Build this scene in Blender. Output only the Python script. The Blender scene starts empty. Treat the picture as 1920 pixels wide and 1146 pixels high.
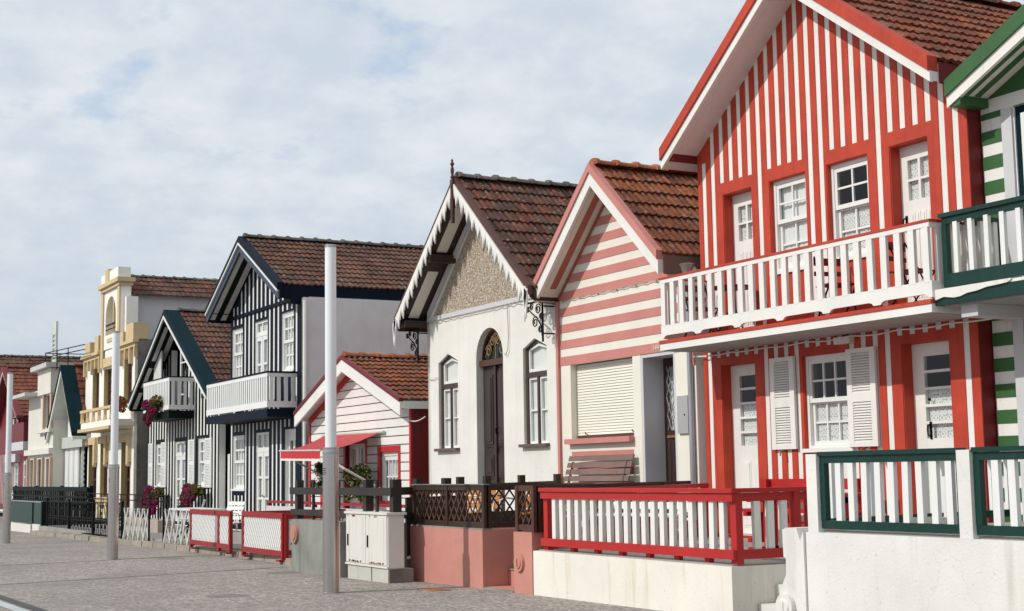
import bpy, math, random
from mathutils import Vector, Matrix
random.seed(11)
S = bpy.context.scene
COL = S.collection
R = math.radians
pi = math.pi

# ------------------------------------------------------------------ materials
def _nt(name):
    m = bpy.data.materials.new(name); m.use_nodes = True
    nt = m.node_tree
    for n in list(nt.nodes): nt.nodes.remove(n)
    out = nt.nodes.new('ShaderNodeOutputMaterial')
    return m, nt, out
def N(nt, t, **k):
    n = nt.nodes.new(t)
    for a, v in k.items():
        if a.startswith('i_'):
            n.inputs[a[2:].replace('_', ' ')].default_value = v
        else: setattr(n, a, v)
    return n
def mapped(nt, scale=(1, 1, 1), coord='Object'):
    tc = N(nt, 'ShaderNodeTexCoord'); mp = N(nt, 'ShaderNodeMapping')
    mp.inputs['Scale'].default_value = scale
    nt.links.new(tc.outputs[coord], mp.inputs['Vector'])
    return mp.outputs['Vector']
def noise(nt, vec, scale, detail=3, rough=.55):
    n = N(nt, 'ShaderNodeTexNoise'); n.inputs['Scale'].default_value = scale
    n.inputs['Detail'].default_value = detail; n.inputs['Roughness'].default_value = rough
    nt.links.new(vec, n.inputs['Vector']); return n.outputs['Fac']
def ramp(nt, fac, stops, interp='LINEAR'):
    r = N(nt, 'ShaderNodeValToRGB'); e = r.color_ramp.elements; r.color_ramp.interpolation = interp
    while len(e) < len(stops): e.new(.5)
    for q, (p, c) in zip(e, stops):
        q.position = p; q.color = (c[0], c[1], c[2], 1) if hasattr(c, '__len__') else (c, c, c, 1)
    nt.links.new(fac, r.inputs['Fac']); return r.outputs['Color']
def mix(nt, fac, a, b, mode='MIX'):
    m = N(nt, 'ShaderNodeMix', data_type='RGBA', blend_type=mode)
    for s, v in ((0, fac), (6, a), (7, b)):
        if hasattr(v, 'is_output'): nt.links.new(v, m.inputs[s])
        elif s == 0: m.inputs[0].default_value = v
        else: m.inputs[s].default_value = (v[0], v[1], v[2], 1)
    return m.outputs[2]
def mat(name, rgb, rough=.55, var=.10, dirt=.25, dirtcol=None, bump=.15, bscale=45, spec=.35, metal=0., blotch=1.3, streak=True, dpos=.56, bd=.01, sx=7, crack=False):
    m, nt, out = _nt(name)
    b = N(nt, 'ShaderNodeBsdfPrincipled')
    v = mapped(nt)
    n1 = noise(nt, v, blotch, 5)
    lo = tuple(c*(1-var) for c in rgb); hi = tuple(min(1, c*(1+var)) for c in rgb)
    c = ramp(nt, n1, [(.3, lo), (.7, hi)])
    if dirt > 0:
        v2 = mapped(nt, (sx, sx, sx*.1) if streak else (2, 2, 2))
        n2 = noise(nt, v2, 1.0, 6, .65)
        f = ramp(nt, n2, [(dpos, 0), (dpos+.18, dirt)])
        dc = dirtcol or tuple(x*.55+.02 for x in rgb)
        c = mix(nt, f, c, dc)
        n4 = noise(nt, v, 26, 3)
        f2 = ramp(nt, n4, [(.66, 0), (.74, dirt*.7)])
        c = mix(nt, f2, c, tuple(x*.6 for x in dc))
    if crack:
        vw = N(nt, 'ShaderNodeVectorMath', operation='ADD'); nv = N(nt, 'ShaderNodeTexNoise'); nv.inputs['Scale'].default_value = 3.5; nv.inputs['Detail'].default_value = 5
        nt.links.new(v, nv.inputs['Vector']); nt.links.new(v, vw.inputs[0])
        sc_ = N(nt, 'ShaderNodeVectorMath', operation='SCALE'); sc_.inputs['Scale'].default_value = .35; nt.links.new(nv.outputs['Color'], sc_.inputs[0]); nt.links.new(sc_.outputs[0], vw.inputs[1])
        m3 = N(nt, 'ShaderNodeMapping'); m3.inputs['Scale'].default_value = (.9, 1, .4); nt.links.new(vw.outputs[0], m3.inputs['Vector'])
        vc = N(nt, 'ShaderNodeTexVoronoi', feature='DISTANCE_TO_EDGE'); vc.inputs['Scale'].default_value = 1.0; nt.links.new(m3.outputs[0], vc.inputs['Vector'])
        c = mix(nt, ramp(nt, vc.outputs['Distance'], [(.0, .22), (.004, 0)]), c, (.30, .28, .25))
    nt.links.new(c, b.inputs['Base Color'])
    b.inputs['Roughness'].default_value = rough; b.inputs['Metallic'].default_value = metal
    b.inputs['Specular IOR Level'].default_value = spec
    if bump > 0:
        n3 = noise(nt, v, bscale, 4)
        bp = N(nt, 'ShaderNodeBump'); bp.inputs['Strength'].default_value = bump; bp.inputs['Distance'].default_value = bd
        nt.links.new(n3, bp.inputs['Height']); nt.links.new(bp.outputs['Normal'], b.inputs['Normal'])
    nt.links.new(b.outputs['BSDF'], out.inputs['Surface'])
    return m
def roof_mat(name, cols, lichen=.35, dark=.5):
    m, nt, out = _nt(name)
    b = N(nt, 'ShaderNodeBsdfPrincipled'); b.inputs['Roughness'].default_value = .85; b.inputs['Specular IOR Level'].default_value = .2
    uv = N(nt, 'ShaderNodeUVMap'); wn = N(nt, 'ShaderNodeTexWhiteNoise', noise_dimensions='2D')
    nt.links.new(uv.outputs['UV'], wn.inputs['Vector'])
    k = len(cols); c = ramp(nt, wn.outputs['Value'], [((i+.5)/k, cc) for i, cc in enumerate(cols)])
    v = mapped(nt)
    pa = noise(nt, v, .9, 4, .6); o_ = tuple(min(.6, x*1.7) for x in cols[len(cols)//2])
    c = mix(nt, ramp(nt, pa, [(.5, 0), (.64, .55)]), c, o_)
    pb = noise(nt, mapped(nt, (1, 1.3, 1.2)), 1.7, 5, .65)
    c = mix(nt, ramp(nt, pb, [(.54, 0), (.68, .5)]), c, (.15, .125, .10))
    d = noise(nt, v, 1.1, 5, .6)
    c = mix(nt, ramp(nt, d, [(.46, 0), (.7, dark)]), c, (.028, .022, .02))
    d2 = noise(nt, v, 9, 4, .7)
    c = mix(nt, ramp(nt, d2, [(.5, 0), (.68, dark*1.1)]), c, (.03, .026, .023))
    d3 = noise(nt, v, 7.3, 5, .75)
    c = mix(nt, ramp(nt, d3, [(.585, 0), (.66, lichen)]), c, (.33, .31, .27))
    nt.links.new(c, b.inputs['Base Color'])
    bp = N(nt, 'ShaderNodeBump'); bp.inputs['Strength'].default_value = .4; bp.inputs['Distance'].default_value = .02
    nt.links.new(noise(nt, v, 30, 4), bp.inputs['Height']); nt.links.new(bp.outputs['Normal'], b.inputs['Normal'])
    nt.links.new(b.outputs['BSDF'], out.inputs['Surface'])
    return m
def glass_mat(name, tint=(.975, .985, .98), refl=.025):
    m, nt, out = _nt(name)
    t = N(nt, 'ShaderNodeBsdfTransparent'); t.inputs['Color'].default_value = (*tint, 1)
    g = N(nt, 'ShaderNodeBsdfGlossy'); g.inputs['Roughness'].default_value = .03
    v = mapped(nt); bp = N(nt, 'ShaderNodeBump'); bp.inputs['Strength'].default_value = .05; bp.inputs['Distance'].default_value = .02
    nt.links.new(noise(nt, v, 2.2, 2), bp.inputs['Height']); nt.links.new(bp.outputs['Normal'], g.inputs['Normal'])
    fr = N(nt, 'ShaderNodeLayerWeight'); fr.inputs['Blend'].default_value = .5
    pw = N(nt, 'ShaderNodeMath', operation='POWER'); pw.inputs[1].default_value = 4.5; nt.links.new(fr.outputs['Facing'], pw.inputs[0])
    ad = N(nt, 'ShaderNodeMath', operation='MULTIPLY_ADD'); ad.inputs[1].default_value = .55; ad.inputs[2].default_value = refl; nt.links.new(pw.outputs[0], ad.inputs[0])
    ms = N(nt, 'ShaderNodeMixShader')
    nt.links.new(ad.outputs[0], ms.inputs[0]); nt.links.new(t.outputs[0], ms.inputs[1]); nt.links.new(g.outputs[0], ms.inputs[2])
    nt.links.new(ms.outputs[0], out.inputs['Surface'])
    return m
def cloth_mat(name, rgb, lace=0., sc=14, trans=.3, hole=.0):
    m, nt, out = _nt(name)
    d = N(nt, 'ShaderNodeBsdfDiffuse'); tl = N(nt, 'ShaderNodeBsdfTranslucent')
    for x in (d, tl): x.inputs['Color'].default_value = (*rgb, 1)
    ms = N(nt, 'ShaderNodeMixShader'); ms.inputs[0].default_value = trans
    nt.links.new(d.outputs[0], ms.inputs[1]); nt.links.new(tl.outputs[0], ms.inputs[2])
    sh = ms.outputs[0]
    if lace > 0 or hole > 0:
        tr = N(nt, 'ShaderNodeBsdfTransparent'); m2 = N(nt, 'ShaderNodeMixShader')
        if lace > 0:
            v = mapped(nt, (1, .01, 1))
            vo = N(nt, 'ShaderNodeTexVoronoi', feature='F1'); vo.inputs['Scale'].default_value = sc; vo.inputs['Randomness'].default_value = .25
            nt.links.new(v, vo.inputs['Vector'])
            wv = N(nt, 'ShaderNodeTexWave', wave_type='BANDS', bands_direction='Z'); wv.inputs['Scale'].default_value = 3.1; wv.inputs['Distortion'].default_value = .6
            nt.links.new(v, wv.inputs['Vector'])
            a = ramp(nt, vo.outputs['Distance'], [(.18, 0), (.3, 1), (.42, 1), (.55, .1)])
            a = mix(nt, .45, a, wv.outputs['Color'], 'LIGHTEN')
            f = ramp(nt, a, [(0, lace), (1, .05)])
            nt.links.new(f, m2.inputs[0])
        else: m2.inputs[0].default_value = hole
        nt.links.new(sh, m2.inputs[1]); nt.links.new(tr.outputs[0], m2.inputs[2]); sh = m2.outputs[0]
    nt.links.new(sh, out.inputs['Surface'])
    return m
def leaf_mat(name, cols, trans=.25):
    m, nt, out = _nt(name)
    d = N(nt, 'ShaderNodeBsdfDiffuse'); tl = N(nt, 'ShaderNodeBsdfTranslucent')
    uv = N(nt, 'ShaderNodeUVMap'); wn = N(nt, 'ShaderNodeTexWhiteNoise', noise_dimensions='2D')
    nt.links.new(uv.outputs['UV'], wn.inputs['Vector'])
    k = len(cols); c = ramp(nt, wn.outputs['Value'], [((i+.5)/k, cc) for i, cc in enumerate(cols)])
    for x in (d, tl): nt.links.new(c, x.inputs['Color'])
    ms = N(nt, 'ShaderNodeMixShader'); ms.inputs[0].default_value = trans
    nt.links.new(d.outputs[0], ms.inputs[1]); nt.links.new(tl.outputs[0], ms.inputs[2])
    nt.links.new(ms.outputs[0], out.inputs['Surface'])
    return m
def paving_mat(name):
    m, nt, out = _nt(name)
    b = N(nt, 'ShaderNodeBsdfPrincipled'); b.inputs['Roughness'].default_value = .8; b.inputs['Specular IOR Level'].default_value = .25
    v = mapped(nt, (1, 1, .02))
    vo = N(nt, 'ShaderNodeTexVoronoi', feature='F1'); vo.inputs['Scale'].default_value = 25; vo.inputs['Randomness'].default_value = .8
    ve = N(nt, 'ShaderNodeTexVoronoi', feature='DISTANCE_TO_EDGE'); ve.inputs['Scale'].default_value = 25; ve.inputs['Randomness'].default_value = .8
    for q in (vo, ve): nt.links.new(v, q.inputs['Vector'])
    sp = N(nt, 'ShaderNodeSeparateColor'); nt.links.new(vo.outputs['Color'], sp.inputs['Color'])
    c = ramp(nt, sp.outputs[0], [(0, (.15, .133, .118)), (.35, (.30, .265, .235)), (.8, (.395, .35, .312)), (1, (.54, .50, .46))])
    c = mix(nt, ramp(nt, ve.outputs['Distance'], [(.02, .6), (.08, 0)]), c, (.17, .15, .14))
    big = noise(nt, v, .35, 5, .6)
    c = mix(nt, ramp(nt, big, [(.42, 0), (.68, .6)]), c, (.20, .18, .165))
    mid = noise(nt, v, 2.3, 4, .6)
    c = mix(nt, ramp(nt, mid, [(.5, 0), (.75, .4)]), c, (.46, .41, .37))
    sm = noise(nt, mapped(nt, (1, 1, .02)), 6.5, 4, .7)
    c = mix(nt, ramp(nt, sm, [(.52, 0), (.62, .5)]), c, (.15, .135, .125))
    nt.links.new(c, b.inputs['Base Color'])
    bp = N(nt, 'ShaderNodeBump'); bp.inputs['Strength'].default_value = .45; bp.inputs['Distance'].default_value = .01
    nt.links.new(ramp(nt, ve.outputs['Distance'], [(.0, 0), (.12, 1)]), bp.inputs['Height']); nt.links.new(bp.outputs['Normal'], b.inputs['Normal'])
    nt.links.new(b.outputs['BSDF'], out.inputs['Surface'])
    return m
def checker_mat(name, a, b_, sc):
    m, nt, out = _nt(name)
    b = N(nt, 'ShaderNodeBsdfPrincipled'); b.inputs['Roughness'].default_value = .4
    v = mapped(nt, (sc, .001, sc)); ck = N(nt, 'ShaderNodeTexChecker'); ck.inputs['Scale'].default_value = 1
    ck.inputs['Color1'].default_value = (*a, 1); ck.inputs['Color2'].default_value = (*b_, 1)
    nt.links.new(v, ck.inputs['Vector']); nt.links.new(ck.outputs['Color'], b.inputs['Base Color'])
    nt.links.new(b.outputs['BSDF'], out.inputs['Surface']); return m
def pebble_mat(name):
    m, nt, out = _nt(name)
    b = N(nt, 'ShaderNodeBsdfPrincipled'); b.inputs['Roughness'].default_value = .8
    v = mapped(nt, (1, .2, 1)); vo = N(nt, 'ShaderNodeTexVoronoi', feature='F1'); vo.inputs['Scale'].default_value = 38
    nt.links.new(v, vo.inputs['Vector'])
    sp = N(nt, 'ShaderNodeSeparateColor'); nt.links.new(vo.outputs['Color'], sp.inputs['Color'])
    c = ramp(nt, sp.outputs[0], [(0, (.24, .18, .12)), (.3, (.38, .31, .23)), (.6, (.48, .40, .31)), (.85, (.60, .54, .45)), (1, (.70, .66, .6))])
    c = mix(nt, ramp(nt, vo.outputs['Distance'], [(.35, 0), (.75, .6)]), c, (.22, .165, .11))
    nt.links.new(c, b.inputs['Base Color'])
    bp = N(nt, 'ShaderNodeBump'); bp.inputs['Strength'].default_value = .9; bp.inputs['Distance'].default_value = .02; bp.invert = True
    nt.links.new(vo.outputs['Distance'], bp.inputs['Height']); nt.links.new(bp.outputs['Normal'], b.inputs['Normal'])
    nt.links.new(b.outputs['BSDF'], out.inputs['Surface']); return m

W = mat('white_paint', (.74, .73, .69), .55, .05, .3, (.50, .47, .41), .08)
W2 = mat('white_gloss', (.74, .74, .715), .4, .04, .16, (.55, .53, .49), .04, spec=.4)
RED = mat('red_paint', (.445, .047, .021), .6, .16, .42, (.27, .022, .014), .14, dpos=.5, sx=9, blotch=2.2)
FRED = mat('fence_red', (.42, .020, .018), .42, .10, .25, (.30, .02, .016), .10)
CRIM = mat('crimson_paint', (.15, .012, .018), .5, .12, .2, None, .08)
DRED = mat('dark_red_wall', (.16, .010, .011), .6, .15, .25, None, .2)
PINK = mat('pink_paint', (.53, .210, .178), .55, .09, .22, (.42, .15, .12), .1, streak=False)
SALM = mat('salmon_render', (.50, .225, .18), .85, .10, .4, (.40, .18, .145), .35, 60, streak=False, dpos=.52)
CREAM = mat('cream_board', (.75, .72, .63), .5, .04, .12, (.6, .56, .46), .06)
NAVY = mat('navy_paint', (.0058, .0105, .021), .5, .15, .15, (.02, .026, .04), .08, spec=.06)
SLATE = mat('slate_blue_paint', (.030, .046, .075), .45, .12, .15, None, .08)
BGRN = mat('black_green_paint', (.0045, .0105, .0098), .5, .15, .15, (.014, .02, .02), .08, spec=.06)
TEAL = mat('dark_teal_paint', (.004, .020, .027), .6, .15, .2, None, .08, spec=.06)
FGRN = mat('fence_green', (.004, .034, .026), .4, .15, .2, (.02, .09, .07), .08)
GRN = mat('leaf_green_paint', (.036, .112, .034), .5, .12, .35, (.02, .08, .025), .12)
BRN = mat('brown_paint', (.080, .032, .023), .5, .15, .3, (.06, .025, .018), .12)
DBRN = mat('dark_brown_wood', (.040, .022, .016), .5, .25, .4, (.085, .055, .04), .2)
BLKW = mat('black_stained_wood', (.026, .021, .018), .55, .25, .4, (.07, .06, .05), .25)
LATT = mat('lattice_wood', (.095, .045, .028), .6, .3, .5, (.16, .11, .08), .2)
ROUGHW = mat('roughcast_white', (.74, .725, .675), .9, .07, .35, (.52, .48, .40), .8, 55, bd=.014)
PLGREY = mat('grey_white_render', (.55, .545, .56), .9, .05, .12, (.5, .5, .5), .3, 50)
WALLW = mat('stained_white_render', (.74, .71, .635), .85, .06, .55, (.52, .41, .25), .35, 40, dpos=.55)
WALLG = mat('white_render_terrace', (.68, .675, .64), .85, .09, .55, (.47, .45, .39), .35, 40, crack=True, sx=4)
SRED = mat('screen_red', (.28, .013, .016), .5, .12, .25, None, .1)
CONC = mat('stained_concrete', (.25, .255, .23), .9, .3, .6, (.12, .125, .11), .5, 30, dpos=.5, sx=3)
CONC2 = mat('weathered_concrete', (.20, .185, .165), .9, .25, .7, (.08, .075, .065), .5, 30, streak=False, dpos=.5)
KERB = mat('kerb_stone', (.29, .26, .21), .9, .2, .6, (.17, .13, .08), .5, 30, streak=False)
FLOOR = mat('terrace_floor', (.30, .285, .265), .85, .12, .4, (.2, .18, .16), .3, 30, streak=False)
YEL = mat('yellow_trim', (.58, .45, .26), .7, .07, .3, (.48, .33, .14), .25, 50)
OLIVE = mat('ochre_reveal', (.44, .34, .15), .7, .1, .2, None, .2)
GREYW = mat('greygreen_render', (.47, .51, .46), .8, .07, .2, None, .3)
MWHITE = mat('pale_render', (.66, .64, .58), .8, .05, .25, (.45, .42, .36), .25)
BEIGE = mat('beige_stone', (.50, .36, .27), .7, .08, .2, None, .2)
METAL = mat('brushed_steel', (.50, .48, .45), .24, .06, .12, (.3, .29, .27), .03, 8, metal=.9, spec=.5)
GALV = mat('galvanised_steel', (.42, .44, .46), .4, .1, .2, None, .03, metal=.8)
IRON = mat('black_iron', (.007, .007, .007), .6, .2, .2, None, .05, spec=.1)
DIRON = mat('dark_green_iron', (.004, .011, .010), .6, .2, .2, None, .05, spec=.1)
LAMPW = mat('milky_tube', (.74, .76, .77), .35, .02, .06, (.6, .6, .58), .0, spec=.45)
CABW = mat('cabinet_cream', (.66, .65, .60), .5, .04, .35, (.50, .42, .28), .05)
ALU = mat('grey_metal_box', (.36, .36, .36), .45, .04, .1, None, .02)
AWN = mat('awning_cloth', (.50, .026, .032), .6, .10, .2, None, .06)
AWN2 = mat('faded_awning_cloth', (.42, .055, .06), .7, .15, .3, None, .06)
SHUT = mat('roller_slats', (.74, .71, .625), .45, .02, .08, (.62, .56, .44), .02)
ORANGE = mat('orange_wood', (.40, .16, .03), .5, .15, .2, None, .05)
RUST = mat('rust', (.30, .12, .04), .8, .3, .4, None, .1)
BWOOD = mat('weathered_slat', (.20, .12, .10), .6, .2, .4, (.12, .075, .06), .15)
STONE = mat('grey_stone', (.22, .22, .21), .9, .25, .4, (.1, .1, .1), .6, 40, streak=False)
DARKIN = mat('dark_interior', (.03, .028, .026), .9, .1, 0, None, 0)
GREYSOF = mat('grey_soffit_boards', (.36, .35, .34), .7, .08, .3, None, .15)
DRAIN = mat('drain_iron', (.05, .05, .048), .6, .2, .3, None, .1)
EDGE = mat('pale_edge_stone', (.42, .46, .45), .7, .08, .2, None, .2)
PAVE = paving_mat('cobble_paving')
PEB = pebble_mat('pebble_dash')
CHECK = checker_mat('checker_tiles', (.04, .05, .045), (.55, .58, .52), 9)
TR1 = roof_mat('old_clay_tiles', [(.045, .026, .02), (.10, .036, .022), (.16, .05, .028), (.075, .05, .04), (.20, .065, .034), (.12, .042, .025)], .6, .75)
TR2 = roof_mat('orange_clay_tiles', [(.20, .06, .026), (.29, .085, .034), (.12, .042, .024), (.33, .11, .045), (.22, .066, .03)], .5, .75)
TR3 = roof_mat('russet_clay_tiles', [(.14, .042, .024), (.19, .056, .03), (.22, .068, .036), (.16, .048, .027)], .45, .55)
TR4 = roof_mat('brown_clay_tiles', [(.085, .042, .028), (.16, .06, .034), (.11, .06, .042), (.19, .068, .038), (.065, .04, .03)], .55, .62)
RIDGEO = roof_mat('orange_ridge', [(.32, .10, .045), (.38, .13, .06), (.28, .09, .04)], .2, .25)
RIDGEG = roof_mat('mossy_ridge', [(.13, .12, .10), (.17, .15, .125), (.10, .095, .085)], .5, .5)
PANE = glass_mat('window_glass')
LACE = cloth_mat('lace_curtain', (.86, .86, .85), .5, 15, .12)
SHEER = cloth_mat('sheer_curtain', (.86, .86, .85), 0, 1, .12, hole=.05)
LEAF = leaf_mat('green_leaves', [(.04, .09, .02), (.07, .14, .03), (.10, .15, .04), (.05, .08, .03)])
DRYLEAF = leaf_mat('dry_leaves', [(.16, .15, .04), (.10, .12, .03), (.22, .12, .05)])
MAG = leaf_mat('magenta_petals', [(.36, .008, .12), (.46, .015, .17), (.28, .008, .11), (.40, .03, .20)], .3)
REDP = leaf_mat('red_petals', [(.50, .02, .03), (.6, .05, .05), (.4, .02, .03)], .3)
YELP = leaf_mat('pale_yellow_blooms', [(.62, .58, .30), (.7, .66, .40), (.45, .44, .18)], .3)

# ------------------------------------------------------------------ mesh builder
class MB:
    def __init__(s): s.v = []; s.f = []; s.uv = {}
    def add(s, vs, fs, uv=None):
        o = len(s.v); s.v += [tuple(p) for p in vs]
        for f in fs:
            if uv is not None: s.uv[len(s.f)] = uv
            s.f.append(tuple(i+o for i in f))
        return s
    def hexa(s, p): return s.add(p, [(0, 3, 2, 1), (4, 5, 6, 7), (0, 1, 5, 4), (1, 2, 6, 5), (2, 3, 7, 6), (3, 0, 4, 7)])
    def box(s, x0, x1, y0, y1, z0, z1):
        return s.hexa([(x0, y0, z0), (x1, y0, z0), (x1, y1, z0), (x0, y1, z0), (x0, y0, z1), (x1, y0, z1), (x1, y1, z1), (x0, y1, z1)])
    def prism(s, poly, y0, y1):            # polygon in x,z pushed along y
        n = len(poly)
        vs = [(x, y0, z) for x, z in poly]+[(x, y1, z) for x, z in poly]
        fs = [tuple(range(n)), tuple(range(2*n-1, n-1, -1))]+[(i, i+n, (i+1) % n+n, (i+1) % n) for i in range(n)]
        return s.add(vs, fs)
    def slab(s, poly, z0, z1):             # polygon in x,y pushed along z
        n = len(poly)
        vs = [(x, y, z0) for x, y in poly]+[(x, y, z1) for x, y in poly]
        fs = [tuple(range(n-1, -1, -1)), tuple(range(n, 2*n))]+[(i, (i+1) % n, (i+1) % n+n, i+n) for i in range(n)]
        return s.add(vs, fs)
    def beam(s, a, b, w, h, up=(0, 0, 1)):  # bar between two points, w across, h along up
        a = Vector(a); b = Vector(b); d = (b-a).normalized(); u = Vector(up)
        sd = d.cross(u)
        if sd.length < 1e-4: sd = d.cross(Vector((1, 0, 0)))
        sd.normalize(); u = sd.cross(d).normalized()
        p = []
        for c in (a, b):
            for i, j in ((-1, -1), (1, -1), (1, 1), (-1, 1)): p.append(c+sd*(w/2*i)+u*(h/2*j))
        return s.hexa(p)
    def tube(s, path, r, n=6, closed=False):
        path = [Vector(p) for p in path]; k = len(path); rs = r if hasattr(r, '__len__') else [r]*k
        o = len(s.v); prev = None
        for i, p in enumerate(path):
            t = (path[min(i+1, k-1)]-path[max(i-1, 0)]).normalized()
            u = prev if prev else (Vector((0, 0, 1)) if abs(t.z) < .9 else Vector((1, 0, 0)))
            u = (u-t*u.dot(t)).normalized(); w = t.cross(u); prev = u
            for j in range(n):
                a = 2*pi*j/n; s.v.append(tuple(p+(u*math.cos(a)+w*math.sin(a))*rs[i]))
        for i in range(k-1):
            for j in range(n):
                s.f.append((o+i*n+j, o+i*n+(j+1) % n, o+(i+1)*n+(j+1) % n, o+(i+1)*n+j))
        s.f.append(tuple(o+j for j in range(n-1, -1, -1))); s.f.append(tuple(o+(k-1)*n+j for j in range(n)))
        return s
    def lathe(s, cx, cy, prof, n=20):
        o = len(s.v); k = len(prof)
        for r, z in prof:
            for j in range(n):
                a = 2*pi*j/n; s.v.append((cx+r*math.cos(a), cy+r*math.sin(a), z))
        for i in range(k-1):
            for j in range(n): s.f.append((o+i*n+j, o+i*n+(j+1) % n, o+(i+1)*n+(j+1) % n, o+(i+1)*n+j))
        s.f.append(tuple(o+j for j in range(n-1, -1, -1))); s.f.append(tuple(o+(k-1)*n+j for j in range(n)))
        return s
    def slope(s, P0, P1, t0, t1, y0, y1):   # bar following a roof slope, plumb cut; t0,t1 = heights below the line
        return s.prism([(P0[0], P0[1]-t1), (P1[0], P1[1]-t1), (P1[0], P1[1]-t0), (P0[0], P0[1]-t0)], y0, y1)
def tag(o, label=None, cat=None, group=None, kind=None):
    for k, v in (('label', label), ('category', cat), ('group', group), ('kind', kind)):
        if v: o[k] = v
    return o
def thing(name, loc, label, cat, group=None):
    o = bpy.data.objects.new(name, None); COL.objects.link(o); o.location = loc; o.empty_display_size = .2
    return tag(o, label, cat, group, 'thing')
def org(o):
    while o.parent: o = o.parent
    return Vector(o.location)
def part(name, mb, m, parent, smooth=False, label=None, kind=None):
    if not mb.v: return None
    oo = org(parent) if parent else Vector((0, 0, 0))
    return _mk(name, mb, m, parent, oo, smooth, label, kind)
def _mk(name, mb, m, parent, oo, smooth, label=None, kind=None):
    me = bpy.data.meshes.new(name)
    me.from_pydata([(x-oo.x, y-oo.y, z-oo.z) for x, y, z in mb.v], [], mb.f)
    me.materials.append(m)
    if mb.uv:
        ul = me.uv_layers.new(name='UVMap')
        for p in me.polygons:
            u = mb.uv.get(p.index, (0, 0))
            for li in p.loop_indices: ul.data[li].uv = u
    if smooth:
        me.shade_smooth()
        try: me.set_sharp_from_angle(angle=R(38))
        except Exception: pass
    me.update()
    o = bpy.data.objects.new(name, me); COL.objects.link(o)
    if parent: o.parent = parent
    return tag(o, label, None, None, kind)
def single(name, mb, m, label, cat, group=None, smooth=False, kind=None):
    xs = [p[0] for p in mb.v]; ys = [p[1] for p in mb.v]; zs = [p[2] for p in mb.v]
    oo = Vector(((min(xs)+max(xs))/2, (min(ys)+max(ys))/2, min(zs)))
    o = _mk(name, mb, m, None, oo, smooth); o.location = oo
    return tag(o, label, cat, group, kind or 'thing')
def copy_tree(o, loc=None, rz=None, label=None):
    def cp(a, par):
        c = a.copy(); COL.objects.link(c)
        if par: c.parent = par
        for ch in list(a.children): cp(ch, c)
        return c
    c = cp(o, None)
    if loc: c.location = loc
    if rz is not None: c.rotation_euler.z = rz
    if label: c['label'] = label
    return c

# ------------------------------------------------------------------ building pieces
def lerp_prof(prof, x):
    for (a, za), (b, zb) in zip(prof, prof[1:]):
        if a-1e-9 <= x <= b+1e-9: return za+(zb-za)*(x-a)/(b-a) if b > a else za
    return prof[0][1] if x < prof[0][0] else prof[-1][1]
def rect(x0, x1, z0, z1): return [(x0, z0, z1), (x1, z0, z1)]
def panel(mb, prof, zb, holes, y0, y1):
    """wall sheet under a roof profile with rectangular / shaped holes, split in vertical strips"""
    X0, X1 = prof[0][0], prof[-1][0]
    xs = {p[0] for p in prof}
    for h in holes:
        for q in h: xs.add(q[0])
        for z in {q[i] for q in h for i in (1, 2)}:
            for (a, za), (b, zb2) in zip(prof, prof[1:]):
                if (za-z)*(zb2-z) < 0: xs.add(a+(b-a)*(z-za)/(zb2-za))
    xs = sorted(x for x in xs if X0-1e-6 <= x <= X1+1e-6)
    xs = [x for i, x in enumerate(xs) if i == 0 or x-xs[i-1] > 1e-5]
    for a, b in zip(xs, xs[1:]):
        ta, tb = lerp_prof(prof, a), lerp_prof(prof, b); mid = (a+b)/2
        cuts = []
        for h in holes:
            if h[0][0]-1e-6 <= mid <= h[-1][0]+1e-6:
                lo = [(q[0], q[1]) for q in h]; hi = [(q[0], q[2]) for q in h]
                cuts.append((lerp_prof(lo, a), lerp_prof(lo, b), lerp_prof(hi, a), lerp_prof(hi, b)))
        cuts.sort(key=lambda c: c[0]+c[1])
        ca, cb = zb, zb; pcs = []
        for la, lb, ha, hb in cuts:
            if la+lb > ca+cb+1e-5: pcs.append((ca, cb, min(la, ta), min(lb, tb)))
            ca, cb = max(ca, ha), max(cb, hb)
        pcs.append((ca, cb, ta, tb))
        for la, lb, ha, hb in pcs:
            if ha-la < 1e-4 and hb-lb < 1e-4: continue
            ha, hb = max(ha, la), max(hb, lb)
            mb.hexa([(a, y0, la), (b, y0, lb), (b, y1, lb), (a, y1, la), (a, y0, ha), (b, y0, hb), (b, y1, hb), (a, y1, ha)])
    return mb
def tiles(mb, A, B, ya, yb, course=.37, tw=.21, lift=.040, roll=.025, lo=False):
    """real clay tiles, course by course, from ridge A to eave B (x,z), between ya and yb"""
    ax, az = A; bx, bz = B; L = math.hypot(bx-ax, bz-az); dx, dz = (bx-ax)/L, (bz-az)/L
    nx, nz = -dz, dx
    if nz < 0: nx, nz = -nx, -nz
    nr = max(2, round(L/course)); cs = L/nr; nc = max(2, round((yb-ya)/tw)); w = (yb-ya)/nc
    pr = [(0, .1), (.18, .75), (.36, 1), (.54, .75), (.72, .1), (.86, 0), (1, .1)] if not lo else [(0, .1), (.36, 1), (.72, .1), (1, .1)]
    k = len(pr)
    for r in range(nr):
        for c in range(nc):
            j = random.uniform(-.007, .007); jt = random.uniform(-.006, .006); sk = random.uniform(-.012, .012)
            vs = []
            for s_, h0 in ((r*cs-.02, .0), ((r+1)*cs+.035+sk, lift+j), ((r+1)*cs+.035+sk, lift-.030+j)):
                for t, hh in pr:
                    y = ya+(c+t*1.02)*w; h = h0+hh*roll+jt*t
                    if h0 == lift-.030+j: h = h0-.01+hh*roll
                    vs.append((ax+dx*s_+nx*h, y, az+dz*s_+nz*h))
            fs = []
            for q in range(2):
                for i in range(k-1): fs.append((q*k+i, q*k+i+1, (q+1)*k+i+1, (q+1)*k+i))
            mb.add(vs, fs, (c+.5+r*.013, r+.5))
    return mb
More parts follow.
